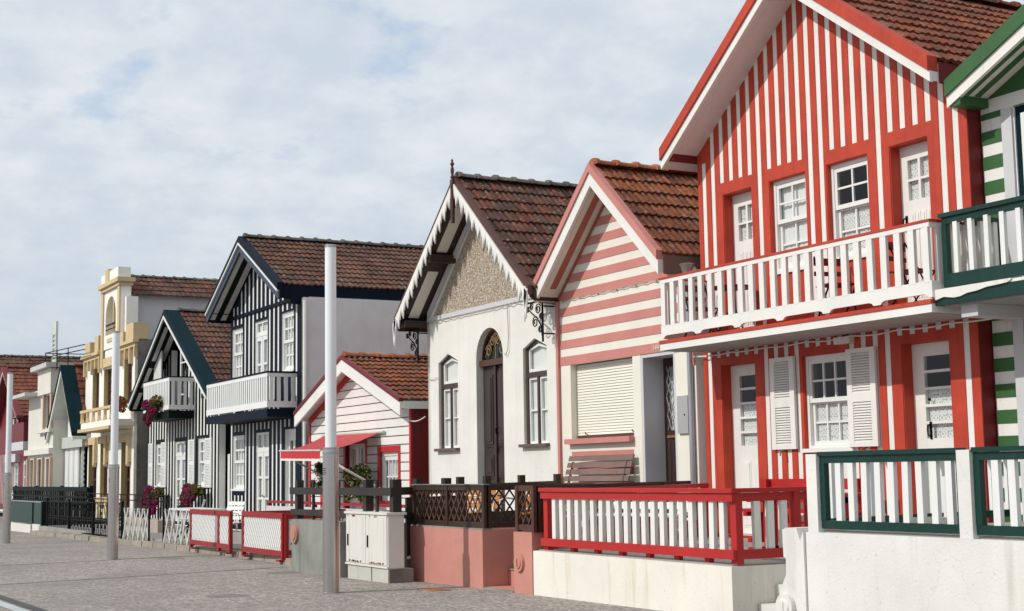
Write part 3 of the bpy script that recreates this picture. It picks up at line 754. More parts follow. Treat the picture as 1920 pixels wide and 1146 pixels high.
for sgn, E in ((-1, -28.41), (1, -22.47)):
    ln = abs(E+25.44); n = 13; sp = ln/n
    for i in range(n):
        x0 = -25.44+sgn*sp*i; x1 = -25.44+sgn*sp*(i+1); z0 = rt(x0)-.13; z1 = rt(x1)-.13
        for j, (f0, f1, dp) in enumerate(((0, .22, .15), (.22, .5, .24), (.5, .8, .36), (.8, 1, .26))):
            a = x0+(x1-x0)*f0; b = x0+(x1-x0)*f1; za = rt(a)-.13; zb_ = rt(b)-.13; m_ = (a+b)/2; zt = min(za, zb_)-dp*1.0
            P = [(a, za), (a, za-dp*.55), (a+(b-a)*.25, (za*.7+zb_*.3)-dp*.85), (m_, (za+zb_)/2-dp-.04), (a+(b-a)*.75, (za*.3+zb_*.7)-dp*.85), (b, zb_-dp*.55), (b, zb_)]
            if sgn < 0: P = P[::-1]
            lace.prism(P, 12.545, 12.569)
    for q in range(2):
        a = E+sgn*(-.10+.05*q); lace.prism([(a, rt(a)-.1), (a-.03, rt(a)-.5), (a-.005, rt(a)-.75+.1*q), (a+.02, rt(a)-.5), (a+.05, rt(a)-.12)], 12.545, 12.569)
part('lace_bargeboard', lace, W, rf)
for E in ((-28.41, 4.95), (-22.47, 4.95)):
    dx, dz = E[0]+25.44, E[1]-7.5
    for a, b in ((.10, .42), (.56, .90)): part('soffit_panel', MB().slope((-25.44+dx*a, 7.5+dz*a), (-25.44+dx*b, 7.5+dz*b), .262, .272, 12.78, 13.02), CREAM, rf)
pu = MB()
for sgn, L_ in ((-1, 2.56), (1, 2.88)):
    x = -25.44+sgn*L_*.5; part('purlin', MB().box(x-.09, x+.09, 12.60, 13.2, rt(x)-.46, rt(x)-.30), DBRN, rf)
fn = MB().lathe(-25.44, 12.55, [(.04, 6.55), (.045, 7.3), (.055, 7.40), (.03, 7.45), (.042, 7.48), (.024, 7.52), (.035, 7.58), (.038, 7.63), (.02, 7.70), (.04, 7.73), (.04, 7.76), (.018, 7.79), (.025, 7.82), (.005, 7.85)], 12)
part('finial', fn, BRN, rf, True)
# wrought iron brackets
def scroll(cx, cz, r, a0, turns, y, sx=1, n=22):
    return [(cx+sx*r*(1-.75*i/n)*math.cos(a0+turns*2*pi*i/n), y, cz+r*(1-.75*i/n)*math.sin(a0+turns*2*pi*i/n)) for i in range(n+1)]
for wx, sx, yy in ((-28.0, -1, 13.12), (-22.62, -1, 13.12)):
    b = MB()
    for y in (12.95,):
        b.tube([(wx, y, 4.72), (wx, y, 3.95)], .02, 6); b.tube([(wx, y, 4.70), (wx-.55, y, 4.70)], .018, 6)
        b.tube([(wx-.02, y, 4.05), (wx-.06, y, 4.25), (wx-.2, y, 4.4), (wx-.42, y, 4.52), (wx-.58, y, 4.64)], .014, 5)
        for cx, cz, r in ((-.16, 4.56, .10), (-.40, 4.62, .07), (-.54, 4.58, .06), (-.09, 4.18, .07), (-.27, 4.33, .11), (-.06, 4.42, .06)):
            b.tube(scroll(wx+cx, cz, r, .6, 1.6, y), .012, 5)
        b.tube([(wx, y, 4.1), (wx, 13.2, 4.1)], .015, 5); b.tube([(wx, y, 4.6), (wx, 13.2, 4.6)], .015, 5)
    part('iron_bracket', b, IRON, h)
# windows with pointed heads
for x0, x1, z0, zs, za in (WL, WR):
    c = (x0+x1)/2; y = 13.29; f = MB(); e = .07
    f.box(x0, x0+e, y-.03, y+.1, z0, zs); f.box(x1-e, x1, y-.03, y+.1, z0, zs)
    f.prism([(x0, zs), (x0+e, zs-.005), (c, za-e*1.05), (c, za)], y-.03, y+.1); f.prism([(x1, zs), (c, za), (c, za-e*1.05), (x1-e, zs-.005)], y-.03, y+.1)
    f.box(x0+e, x1-e, y-.031, y+.1, 3.38, 3.47); f.box(c-.032, c+.032, y-.03, y+.1, z0, 3.38)
    w = part('window', f, mat('umber_frame', (.06, .038, .03), .5) if x0 < -25 else bpy.data.materials['umber_frame'], h)
    i_ = MB()
    for a, b in ((x0+e, c-.032), (c+.032, x1-e)): sash(i_, a+.002, b-.002, z0+.002, 3.378, y+.0, .05, .04, .05, .03, 1, 2)
    i_.prism([(x0+e+.002, 3.472), (x1-e-.002, 3.472), (x1-e-.002, 3.53), (x0+e+.002, 3.53)], y, y+.05)
    i_.box(x0+e+.002, x0+e+.045, y, y+.05, 3.53, zs-.02); i_.box(x1-e-.045, x1-e-.002, y, y+.05, 3.53, zs-.02)
    i_.prism([(x0+e, zs-.02), (x0+e+.045, zs-.04), (c, za-e-.07), (c, za-e-.005)], y, y+.05); i_.prism([(x1-e, zs-.02), (c, za-e-.005), (c, za-e-.07), (x1-e-.045, zs-.04)], y, y+.05)
    part('sash', i_, W2, w)
    part('pane', MB().prism([(x0+.08, z0+.02), (x1-.08, z0+.02), (x1-.08, zs-.02), (c, za-.08), (x0+.08, zs-.02)], y+.03, y+.034), PANE, w)
    part('curtain', drape(x0+.06, x1-.06, z0+.02, 3.4, y+.058, .005, .1), SHEER, w, True)
    part('blind', MB().box(x0+.06, x1-.06, y+.07, y+.075, 3.4, za), W, w)
    part('sill', MB().box(x0-.07, x1+.06, 13.11, y-.03, z0-.06, z0-.002), mat('umber_sill', (.12, .085, .07), .6), w)
# arched door
ax0, ax1 = AD[0], AD[1]; y = 13.36; 
hd = arch(ax0, ax1, 3.86, 3.86, .60); 
d = door_leaf(h, ax0, ax1, .8, 3.80, y, mat('carved_door', (.045, .029, .025), .45, .2, .2), [], [], None)
pn = MB()
for a, b in ((ax0+.08, -25.26), (-25.14, ax1-.08)):
    for z0, z1 in ((.95, 1.35), (1.5, 2.0), (2.12, 3.6)):
        pn.box(a, b, y-.02, y, z0, z1); pn.box(a+.05, b-.05, y-.04, y-.02, z0+.05, z1-.05); pn.box(a+.11, b-.11, y-.055, y-.04, z0+.11, z1-.11)
pn.box(-25.24, -25.16, y-.05, y, .8, 3.78)
part('panelling', pn, bpy.data.materials['carved_door'], d)
part('transom', MB().box(ax0-.0, ax1, y-.09, y, 3.72, 3.84), BRN, d)
part('fanlight', MB().prism([(x, z) for x, _, z in hd], y+.02, y+.025), PANE, d)
fr = MB()
for i in range(14):
    (xa, _, za), (xb, _, zb_) = hd[i], hd[i+1]; fr.beam((xa, y, za-.03), (xb, y, zb_-.03), .07, .06, (0, 1, 0))
part('door_frame', fr, BRN, d)
gi = MB(); 
for sx in (-1, 1):
    gi.tube(scroll(-25.2+sx*.28, 4.02, .13, .3, 1.5, y-.02, sx), .011, 5); gi.tube(scroll(-25.2+sx*.13, 4.2, .1, 1.2, 1.4, y-.02, sx), .011, 5); gi.tube([(-25.2+sx*.42, y-.02, 3.9), (-25.2+sx*.3, y-.02, 4.15), (-25.2, y-.02, 4.38)], .011, 5)
gi.tube([(-25.2, y-.02, 3.84), (-25.2, y-.02, 4.42)], .014, 5); part('grille', gi, mat('gilt_iron', (.30, .20, .09), .5), d)
part('knocker', MB().tube([(-25.09, y-.05, 2.5), (-25.09, y-.1, 2.46), (-25.09, y-.09, 2.38), (-25.09, y-.05, 2.36)], .015, 6), IRON, d)
part('threshold', MB().box(ax0, ax1, 13.21, 13.5, .7, .8), CONC, d)

# ================================================================== SMALL WHITE HOUSE WITH RED TRIM
h = thing('boarded_house', (-32.0, 13.2, .3), 'small white boarded house with red trim under a red awning', 'house')
rt = lambda x: 4.44-.37*abs(x+32.08)
prof = [(-35.22, rt(-35.22)-.15), (-32.08, 4.29), (-28.94, rt(-28.94)-.15)]
DR = (-32.75, -31.52, .3, 2.36); WN = (-30.66, -29.62, 1.02, 2.12)
ops = [rect(*DR), rect(*WN)]
shell(h, prof, 0, ops, 13.222, 19, CRIM, DRED, .2)
holes = list(ops)+[rect(-32.86, -31.41, .3, 2.47), rect(-30.78, -29.5, .90, 2.25), rect(-35.3, -35.08, 0, 4), rect(-29.02, -28.9, 0, 4), rect(-34.35, -33.95, .75, 1.7)]
z = .29
while z < 4.3: holes.append(rect(-35.1, -29.0, z, z+.024)); z += .1965
part('cladding', panel(MB(), prof, .2, holes, 13.2, 13.222), W, h)
t = MB()
for x0, x1, z0, z1 in ((-32.86, -31.41, .3, 2.47), (-30.78, -29.5, .9, 2.25)):
    o = DR if x0 < -31.5 else WN
    t.box(x0, o[0], 13.185, 13.221, z0, z1); t.box(o[1], x1, 13.185, 13.221, z0, z1); t.box(o[0], o[1], 13.186, 13.221, o[3], z1)
    if z0 > .5: t.box(o[0], o[1], 13.186, 13.221, z0, o[2])
t.box(-35.23, -35.1, 13.18, 13.221, .3, 3.0); t.box(-29.0, -28.92, 13.18, 13.221, .3, 3.0)
t.slope((-32.08, 4.44), (-35.2, rt(-35.2)), .24, .40, 13.17, 13.199)
part('trim', t, mat('bright_red_trim', (.46, .02, .024), .45, .08, .1), h)
rf = gable_roof(h, -32.08, 4.44, -35.32, 3.24, -28.70, 3.26, 12.80, 19, 13.2, CRIM, W, W, TR2, RIDGEO, .085, .30, .10, .36, .15, eave=W, wl=-35.2, wr=-28.94, deck=.22)
y = 13.30
dl = MB(); sash(dl, -32.74, -32.15, .32, 2.35, y, .05, .10, .12, .03, 1, 1); sash(dl, -32.12, -31.53, .32, 2.35, y, .05, .10, .12, .03, 1, 1)
dl.box(-32.15, -32.12, y-.01, y+.05, .32, 2.35); dl.box(-32.64, -32.25, y+.01, y+.04, .95, 1.05); dl.box(-32.02, -31.63, y+.01, y+.04, .95, 1.05)
d = part('door', dl, W2, h); part('pane', MB().box(-32.7, -31.57, y+.03, y+.034, .4, 2.3), PANE, d); part('curtain', drape(-32.7, -31.57, .4, 2.3, y+.058), SHEER, d, True)
window(h, *WN, 13.222, .03, .09, None, 4, 2, 2, W2, SHEER, st=.03, ra=.1, mu=.035)
part('shutter', MB().box(-34.36, -33.94, 13.17, 13.221, .75, 1.7), bpy.data.materials['bright_red_trim'], h)
# awning
AV = [(-34.05, 13.17, 2.60), (-30.62, 13.17, 2.57)]; AFv = [(-33.35, 11.78, 2.215), (-30.55, 11.72, 2.165)]
aw = thing('awning', (-32.2, 13.17, 2.5), 'red cloth awning over the small boarded house terrace', 'awning', None)
m_ = MB(); n = 16; rows = []
for i in range(n+1):
    t = i/n; a = Vector(AV[0]).lerp(Vector(AV[1]), t); b = Vector(AFv[0]).lerp(Vector(AFv[1]), t)
    col = []
    for j in range(7):
        s = j/6; p = a.lerp(b, s); p.z -= .07*math.sin(pi*s)+.008*math.sin(i*1.3)*s; col.append(p)
    rows.append(col)
vs = [p for c in rows for p in c]
m_.add(vs, [(i*7+j, (i+1)*7+j, (i+1)*7+j+1, i*7+j+1) for i in range(n) for j in range(6)])
part('canopy', m_, AWN2, aw, True)
v = MB(); vs = []
for i in range(33):
    t = i/32; b = Vector(AFv[0]).lerp(Vector(AFv[1]), t); wv = .012*math.sin(i*1.7)
    vs += [(b.x, b.y-.005+wv*.3, b.z), (b.x, b.y-.01+wv, b.z-.195)]
v.add(vs, [(2*i, 2*i+2, 2*i+3, 2*i+1) for i in range(32)]); va = part('valance', v, AWN, aw, True)
part('hem', MB().beam((AFv[0][0], AFv[0][1]-.012, AFv[0][2]-.21), (AFv[1][0], AFv[1][1]-.012, AFv[1][2]-.21), .012, .05), W, va)
br = MB(); br.tube([(-34.1, 13.15, 2.60), (-30.3, 13.15, 2.57)], .035, 8); br.tube([(AFv[0][0]-.1, AFv[0][1], AFv[0][2]), AFv[1]], .022, 8)
br.tube([(-33.2, 11.85, 2.1), (-33.0, 13.15, 1.35)], .022, 6); br.tube([(-30.7, 11.85, 2.06), (-30.35, 12.2, 1.75), (-30.15, 13.15, 1.2)], .03, 6)
part('awning_arm', br, mat('pale_metal', (.6, .58, .55), .4, metal=.3), aw)
# potted plant and hanging baskets beside the door
for x, z, lb in ((-30.98, 1.62, 'bushy pale yellow blooms in a white basket beside the small red-framed window'), (-33.4, 1.72, 'leafy hanging plant behind the metal lamp post under the awning')):
    flowers('hanging_plant', (x, 12.85, z), (.66, .4, .42) if x > -32 else (.36, .3, .32), lb, 'plant', 620 if x > -32 else 160, LEAF, YELP, .05, (.18, -.22, .2, .26, W2) if x > -32 else (0, -.12, .15, .2, W2), None, 900 if x > -32 else 420)
# ================================================================== NAVY STRIPED HOUSE
h = thing('striped_house', (-38.8, 13.2, .3), 'tall house with navy and white vertical stripes and a white balcony', 'house')
rt = lambda x: 8.38-.545*abs(x+39.15)
prof = [(-41.85, rt(-41.85)-.3), (-39.15, 8.06), (-35.78, rt(-35.78)-.3)]
UP = [(-41.67, -40.71, 4.43, 5.95), (-39.58, -38.50, 3.3, 5.98), (-37.32, -36.38, 4.43, 6.0)]
LO = [(-41.58, -40.5, 1.26, 2.81), (-39.46, -38.35, .3, 2.83), (-37.05, -36.22, .3, 2.85)]
ops = [rect(*o) for o in UP+LO]
shell(h, prof, 0, ops, 13.205, 22, W, PLGREY, .2, zr=6.3, zl=6.3)
holes = list(ops); 
for i in range(16):
    a = -41.62+.3583*i; b = a+.125; ov = [o for o in UP if a < o[1]+.06 and b > o[0]-.06]
    if i != 15: holes.append(rect(a, b, 6.355, 99 if 1 < i < 14 else 6.6))
    holes.append(rect(a, b, 6.06 if ov else 3.3, 6.24))
for i in range(16):
    a = -41.77+.3313*i; b = a+.125; ov = [o for o in LO if a < o[1]+.05 and b > o[0]-.05]
    holes.append(rect(a, b, 2.92 if ov else .3, 3.12))
    if ov and ov[0][2] > 1: holes.append(rect(a, b, .3, 1.08))
part('cladding', panel(MB(), prof, .1, holes, 13.2, 13.205), NAVY, h)
part('tie_beam', MB().box(-41.8, -35.95, 13.16, 13.199, 6.25, 6.345), NAVY, h)
part('corner_post', MB().box(-35.95, -35.77, 13.17, 13.199, .3, 6.3), NAVY, h)
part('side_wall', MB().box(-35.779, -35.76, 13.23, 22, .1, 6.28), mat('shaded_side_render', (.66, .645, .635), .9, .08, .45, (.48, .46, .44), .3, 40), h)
dp = MB(); dp.tube([(-35.70, 13.26, .3), (-35.70, 13.26, 6.2)], .05, 8); part('downpipe', dp, W, h, True)
rf = gable_roof(h, -39.15, 8.38, -42.28, 6.66, -35.86, 6.66, 12.55, 22, 13.2, NAVY, SLATE, BGRN, TR4, RIDGEG, .20, .26, .18, .37, .16, eave=NAVY, wl=-41.85, wr=-35.78, deck=.42)
mo = MB(); so = MB()
for E in ((-42.28, 6.66), (-35.86, 6.66)):
    mo.slope((-39.15, 8.38), E, .19, .245, 12.53, 12.579)
    dx, dz = E[0]+39.15, E[1]-8.38
    for a, b in ((12.66, 12.80), (12.98, 13.14)): so.slope((-39.15+dx*.04, 8.38+dz*.04), (-39.15+dx*.96, 8.38+dz*.96), .424, .434, a, b)
part('rake_moulding', mo, W2, rf); part('soffit_stripe', so, mat('pale_grey_soffit', (.50, .49, .47), .6), rf)
part('eave_fascia', MB().box(-35.92, -35.83, 12.9, 22, 6.1, 6.5), NAVY, rf)
for o in UP[::2]: window(h, *o, 13.215, .02, .05, 5.2, 3, 2, 2, W2, SHEER, st=.06, ra=.08, mu=.05, sill=.05)
window(h, *LO[0], 13.215, .02, .05, 2.03, 3, 2, 2, W2, SHEER, st=.06, ra=.08, mu=.05, sill=.1)
def french(root, o, zt, y, rails, m=W2, cm=SHEER):
    a, b, z0, z1 = o; c = (a+b)/2; f = MB()
    f.box(a, b, y, y+.08, zt-.035, zt+.035); f.box(a, a+.05, y, y+.08, zt+.035, z1); f.box(b-.05, b, y, y+.08, zt+.035, z1)
    sash(f, a+.05, b-.05, zt+.035, z1, y+.01, .05, .05, .06, .05, 2, 1)
    for p, q in ((a+.01, c-.012), (c+.012, b-.01)): sash(f, p, q, z0, zt-.035, y+.01, .05, .11, .12, .06, 1, rails)
    d = part('door', f, m, root)
    part('pane', MB().box(a+.05, b-.05, y+.035, y+.039, z0+.05, z1-.05), PANE, d)
    part('curtain', drape(a+.03, b-.03, z0, z1-.03, y+.09), cm, d, True)
    part('handle', MB().tube([(c+.04, y, (z0+zt)/2-.25), (c+.04, y-.05, (z0+zt)/2-.22), (c+.12, y-.05, (z0+zt)/2-.22)], .02, 6), GALV, d)
    return d
french(h, UP[1], 5.58, 13.225, 3); french(h, LO[1], 2.32, 13.225, 3)
a, b, z0, z1 = LO[2]; sd = MB(); sash(sd, a, b, z0, z1, 13.3, .05, .12, .3, .12, 2, 1); d = part('door', sd, W2, h); part('pane', MB().box(a+.05, b-.05, 13.325, 13.329, z0+.1, z1-.1), PANE, d)
bal = part('balcony', MB().box(-41.5, -36.14, 12.38, 13.16, 3.15, 3.36), NAVY, h)
rl = MB(); rl.box(-41.53, -36.11, 12.36, 12.43, 4.30, 4.345); rl.box(-36.18, -36.11, 12.43, 13.2, 4.30, 4.345); rl.box(-41.53, -41.46, 12.43, 13.2, 4.30, 4.345); part('handrail', rl, NAVY, bal)
pk = MB(); pickets(pk, (-41.5, 12.395), (-36.15, 12.395), 3.55, 4.2, .105, .075, .03); part('pickets', pk, W2, bal)
for x in (-36.15, -41.5): part('pickets', pickets(MB(), (x, 12.46), (x, 13.15), 3.55, 4.2, .10, .085, .03), W2, bal)
bb = MB(); 
for z0, z1 in ((4.2, 4.298), (3.40, 3.56)): bb.box(-41.52, -36.12, 12.375, 12.415, z0, z1); bb.box(-36.165, -36.125, 12.415, 13.2, z0, z1); bb.box(-41.515, -41.475, 12.415, 13.2, z0, z1)
for x in (-40.3, -38.9, -37.5): bb.box(x-.05, x+.05, 12.378, 12.412, 3.36, 3.40)
part('rail_board', bb, W2, bal)
# ================================================================== BLACK-GREEN STRIPED HOUSE
h = thing('striped_house', (-47.2, 13.2, .2), 'house with narrow black and white stripes, steep gable and small balcony', 'house')
rt = lambda x: 7.12-.60*abs(x+47.0)
prof = [(-51.35, rt(-51.35)-.3), (-47.0, 6.8), (-42.95, rt(-42.95)-.3)]
UP = [(-48.4, -46.6, 3.7, 6.1)]
LO = [(-50.22, -49.42, 1.36, 2.78), (-47.8, -46.58, .2, 2.8), (-45.14, -44.28, 1.36, 2.84)]
ops = [rect(*o) for o in UP+LO]
shell(h, prof, 0, ops, 13.205, 21, W, BGRN, .2)
holes = list(ops)
for i in range(24):
    a = -51.16+.345*i; b = a+.155; ov = [o for o in LO if a < o[1]+.06 and b > o[0]-.06]
    holes.append(rect(a, b, 2.93 if ov else .2, 3.72))
    if ov and ov[0][2] > 1: holes.append(rect(a, b, .2, 1.26))
    if not (a < UP[0][1]+.1 and b > UP[0][0]-.1): holes.append(rect(a, b, 3.72, 99))
part('cladding', panel(MB(), prof, .1, holes, 13.2, 13.205), BGRN, h)
rf = gable_roof(h, -47.0, 7.12, -51.6, 4.36, -42.15, 4.21, 12.55, 21, 13.2, TEAL, BGRN, BGRN, TR4, RIDGEG, .22, .14, .50, .37, .16, eave=BGRN, wl=-51.3, wr=-42.95, deck=.38)
mo = MB(); so = MB()
for E in ((-51.6, 4.36), (-42.15, 4.21)):
    mo.slope((-47.0, 7.12), E, .20, .29, 12.53, 12.579); dx, dz = E[0]+47, E[1]-7.12
    for a, b in ((.06, .42), (.5, .72), (.78, .97)):
        for p, q in ((12.67, 12.80), (12.95, 13.12)): so.slope((-47+dx*a, 7.12+dz*a), (-47+dx*b, 7.12+dz*b), .384, .394, p, q)
part('rake_moulding', mo, W2, rf); part('soffit_stripe', so, bpy.data.materials['pale_grey_soffit'], rf)
f = MB(); sash(f, -47.45, -46.62, 3.7, 6.05, 13.24, .06, .1, .12, .05, 1, 4); d = part('door', f, W2, h); part('pane', MB().box(-47.4, -46.7, 13.265, 13.27, 3.8, 6.0), PANE, d)
part('shutter', MB().box(-49.35, -48.42, 12.86, 12.90, 3.75, 6.2), W2, h)
part('shutter', MB().box(-49.28, -48.5, 12.85, 12.86, 3.85, 6.1), mat('shutter_panel', (.62, .62, .58), .5), h)
for o in LO[::2]: window(h, *o, 13.215, .02, .05, 2.08, 2, 2, 2, W2, SHEER, st=.05, ra=.07, mu=.05, sill=.06)
french(h, LO[1], 2.35, 13.225, 3)
for a, b in ((-51.08, -50.52), (-49.42, -48.78), (-46.02, -45.42), (-44.28, -43.6)): louvre(h, a, b, 1.30, 2.82, 13.19, W2, .04, 2, 'shutter', 14)
bal = part('balcony', MB().box(-48.8, -45.62, 12.38, 13.2, 3.5, 3.74), BGRN, h)
rl = MB(); rl.box(-48.82, -45.6, 12.36, 12.43, 4.80, 4.835); rl.box(-45.67, -45.6, 12.43, 13.2, 4.80, 4.835); part('handrail', rl, BGRN, bal)
pk = MB(); pickets(pk, (-48.8, 12.395), (-45.63, 12.395), 3.9, 4.7, .12, .07, .03); part('pickets', pk, W2, bal); part('pickets', pickets(MB(), (-45.63, 12.46), (-45.63, 13.15), 3.9, 4.7, .10, .085, .03), W2, bal)
bb = MB()
for z0, z1 in ((4.68, 4.798), (3.78, 3.92)): bb.box(-48.82, -45.61, 12.375, 12.415, z0, z1); bb.box(-45.65, -45.61, 12.415, 13.2, z0, z1)
part('rail_board', bb, W2, bal)
# passage between the two dark houses with a white gate
single('side_gate', MB().box(-42.86, -42.0, 13.45, 13.5, .2, 2.3).box(-42.78, -42.08, 13.44, 13.45, .3, 2.2), W2, 'tall white gate in the dark passage between the two striped houses', 'gate')
single('passage_wall', MB().box(-42.93, -41.87, 14.2, 14.4, .1, 4.3), BGRN, 'dark wall closing the passage behind the white gate', 'wall')
for i, (x, y, z, rx, lb) in enumerate(((-47.1, 12.22, 3.93, .60, 'magenta petunias trailing from the small upper balcony'), (-49.1, 12.75, 1.0, .95, 'magenta petunias under the shuttered window nearest the yellow house'), (-44.5, 12.75, 1.10, .98, 'magenta petunias below the shuttered window nearest the passage gate'))):
    flowers('petunias', (x, y, z), (rx, .25, .42 if i else .40), lb, 'flowers', 900, LEAF, MAG, .075, None, 'petunias on the black striped house', 520)
    bx = MB().box(x-.55, x+.75, y-.02, y+.26, z-.02, z+.16)
    single('flower_box', bx, BGRN, ('dark flower box hanging on the small upper balcony', 'dark flower box below the shuttered window nearest the yellow house', 'dark flower box below the shuttered window nearest the passage gate')[i], 'flower box', 'flower boxes on the black striped house')
    single('trailing_foliage', leaves(MB(), (x+.55, y+.05, z+.12), (.4, .2, .22), 140, .07), DRYLEAF, ('olive foliage spilling from the upper balcony box', 'olive foliage over the flower box nearest the yellow house', 'olive foliage in the flower box nearest the passage gate')[i], 'plant')
# ================================================================== YELLOW AND WHITE HOUSE
h = thing('stucco_house', (-57, 13.2, 0), 'yellow and white stucco house with an arched tower gable', 'house')
prof = [(-62.3, 6.75), (-58.85, 6.75), (-58.85001, 8.5), (-54.6, 8.5), (-54.59999, 6.75), (-52.9, 6.75)]
prof = [(-61.6, 6.7), (-53.31, 6.7)]
ops = [rect(-60.3, -59.1, 4.3, 6.2), rect(-55.0, -53.75, 4.4, 6.15), rect(-58.3, -56.2, 4.3, 5.95), rect(-60.8, -59.3, .2, 3.0), rect(-58.7, -57.4, .9, 3.0), rect(-55.25, -53.8, .2, 2.97), rect(-57.0, -55.9, .9, 3.0)]
shell(h, prof, 0, ops, 13.2, 17, mat('white_stucco', (.80, .79, .73), .8, .05, .2), CONC2, .25)
tw = MB(); ar = [(-57.95, 7.25, 7.25)]+[(-57.1-.85*math.cos(pi*i/12), 7.25, 7.9+.85*math.sin(pi*i/12)) for i in range(1, 12)]+[(-56.25, 7.25, 7.25)]
ar[0] = (-57.95, 7.25, 7.9); ar[-1] = (-56.25, 7.25, 7.9)
panel(tw, [(-58.5, 9.0), (-55.5, 9.0)], 6.7, [ar], 13.15, 13.55)
part('tower', tw, bpy.data.materials['white_stucco'], h)
part('tower_cap', MB().box(-58.25, -57.41, 13.02, 13.5, 9.301, 9.66).box(-56.84, -55.4, 13.02, 13.5, 9.301, 9.70), bpy.data.materials['white_stucco'], h)
part('buttress', MB().box(-55.49, -55.2, 13.3, 13.75, 6.7, 8.55), bpy.data.materials['white_stucco'], h)
def yp(n_, *bx):
    m = MB()
    for b_ in bx: m.box(*b_)
    return part(n_, m, YEL, h)
yp('tower_cornice', (-58.5, -55.4, 13.05, 13.6, 9.0, 9.14), (-58.6, -55.25, 12.96, 13.65, 9.139, 9.30))
yp('finial_block', (-57.4, -56.85, 12.98, 13.45, 9.301, 9.80))
for a, b in ((-58.52, -58.2), (-55.8, -55.48)): yp('pilaster', (a, b, 13.09, 13.149, 6.0, 8.99))
yp('frieze', (-58.19, -55.81, 13.11, 13.149, 6.0, 6.35)); yp('sill', (-57.6, -56.5, 13.12, 13.149, 6.95, 7.1)); yp('mullion', (-57.16, -57.04, 13.25, 13.4, 7.2, 8.7))
for a, b in ((-61.7, -58.53), (-55.46, -52.8)):
    yp('cornice', (a, b, 12.98, 13.19, 6.58, 6.70), (a+.15, b-.1, 13.08, 13.19, 6.44, 6.585))
    n = max(3, round((b-a)/.62))
    for i in range(n): x = a+.3+(b-a-.5)*i/(n-1); yp('corbel', (x-.07, x+.07, 13.06, 13.199, 5.85+.2*(i % 2), 6.435))
for bx in ((-61.2, -60.2, 13.05, 14.2, 6.701, 7.20), (-59.4, -58.7, 13.05, 14.2, 6.701, 7.35), (-54.0, -52.85, 13.0, 13.55, 6.701, 7.30), (-55.2, -54.4, 13.0, 13.6, 6.703, 7.1)): yp('parapet_block', bx)
for a, b, z in ((-60.9, -59.2, 3.0), (-58.75, -57.3, 3.0), (-57.05, -55.85, 3.0), (-55.35, -53.7, 2.97)):
    yp('door_hood', (a, b, 13.08, 13.199, z, z+.28)); q = yp('bracket', (b-.28, b, 13.06, 13.199, z-.75, z-.001))
    part('drop', MB().lathe(b-.14, 13.12, [(.01, z-.92), (.08, z-.88), (.1, z-.8), (.08, z-.751)], 10), YEL, q)
for a, b in ((-58.75, -57.3), (-57.1, -55.8)): yp('window_ledge', (a, b, 13.0, 13.199, .62, .9))
for o in ((-60.3, -59.1, 4.3, 6.2), (-55.0, -53.75, 4.4, 6.15), (-58.3, -56.2, 4.3, 5.95), (-60.8, -59.3, .2, 3.0), (-58.7, -57.4, .9, 3.0), (-55.25, -53.8, .2, 2.97), (-57.0, -55.9, .9, 3.0)):
    for a, b in ((o[0]+.001, o[0]+.03), (o[1]-.03, o[1]-.001)): part('reveal', MB().box(a, b, 13.201, 13.6, o[2], o[3]), OLIVE, h)
FRD = mat('dark_red_frame', (.085, .035, .03), .5)
for o in ((-60.27, -59.13, 4.3, 6.2), (-54.97, -53.78, 4.4, 6.15), (-58.27, -56.23, 4.3, 5.95), (-58.67, -57.43, .9, 3.0), (-56.97, -55.93, .9, 3.0)): window(h, *o, 13.2, .16, .07, None, 2, 4, 2, FRD, SHEER, mu=.05)
for o in ((-60.77, -59.33, .2, 3.0), (-55.22, -53.83, .2, 2.97)):
    f = MB(); sash(f, *o, 13.40, .06, .15, .2, .09, 3, 4); d = part('door', f, FRD, h); part('pane', MB().box(o[0]+.1, o[1]-.1, 13.43, 13.435, o[2]+.1, o[3]-.1), PANE, d)
bal = part('balcony', MB().box(-58.6, -53.6, 12.4, 13.199, 3.56, 3.80), bpy.data.materials['white_stucco'], h)
b = MB(); b.box(-58.65, -53.5, 12.36, 12.5, 4.2, 4.30); b.box(-53.6, -53.5, 12.5, 13.2, 4.2, 4.30)
for i in range(6): x = -58.5+.97*i; b.box(x-.07, x+.07, 12.38, 12.48, 3.801, 4.199); b.prism([(x-.25, 3.801), (x-.07, 3.801), (x-.07, 4.0)], 12.39, 12.47); b.prism([(x+.07, 3.801), (x+.25, 3.801), (x+.07, 4.0)], 12.39, 12.47)
b.box(-58.75, -53.45, 12.3, 13.19, 3.44, 3.559)
part('balustrade', b, YEL, bal)
ar2 = [(-57.9, 7.25), (-55.6, 7.25)]
dk = MB().box(-58.2, -55.9, 13.56, 13.6, 7.0, 8.95); part('belfry_back', dk, OLIVE, h)
part('railing', MB().box(-57.95, -56.25, 13.17, 13.19, 7.62, 7.68).box(-57.95, -56.25, 13.17, 13.19, 7.45, 7.49), IRON, h)
t = MB(); tiles(t, (-57.5, 9.62), (-55.5, 8.66), 13.62, 22, .5, .2, lo=True); tiles(t, (-57.5, 9.62), (-59.5, 8.66), 13.62, 22, .5, .2, lo=True)
rf = part('roof', t, TR1, h, True); part('ridge_tiles', ridge(MB(), -57.5, 9.66, 13.62, 22), RIDGEG, rf, True)
part('upper_wall', MB().box(-59.2, -55.8, 13.65, 22, 6.0, 8.72), PLGREY, h)
part('parapet_wall', MB().box(-53.3, -52.88, 13.19, 16.9, .0, 6.69), CONC2, h)
flowers('window_flowers', (-53.3, 12.7, 4.4), (.8, .2, .3), 'red and dark flowers on the yellow house balcony near the black gable', 'flowers', 120, LEAF, REDP, .09, None, None, 160)
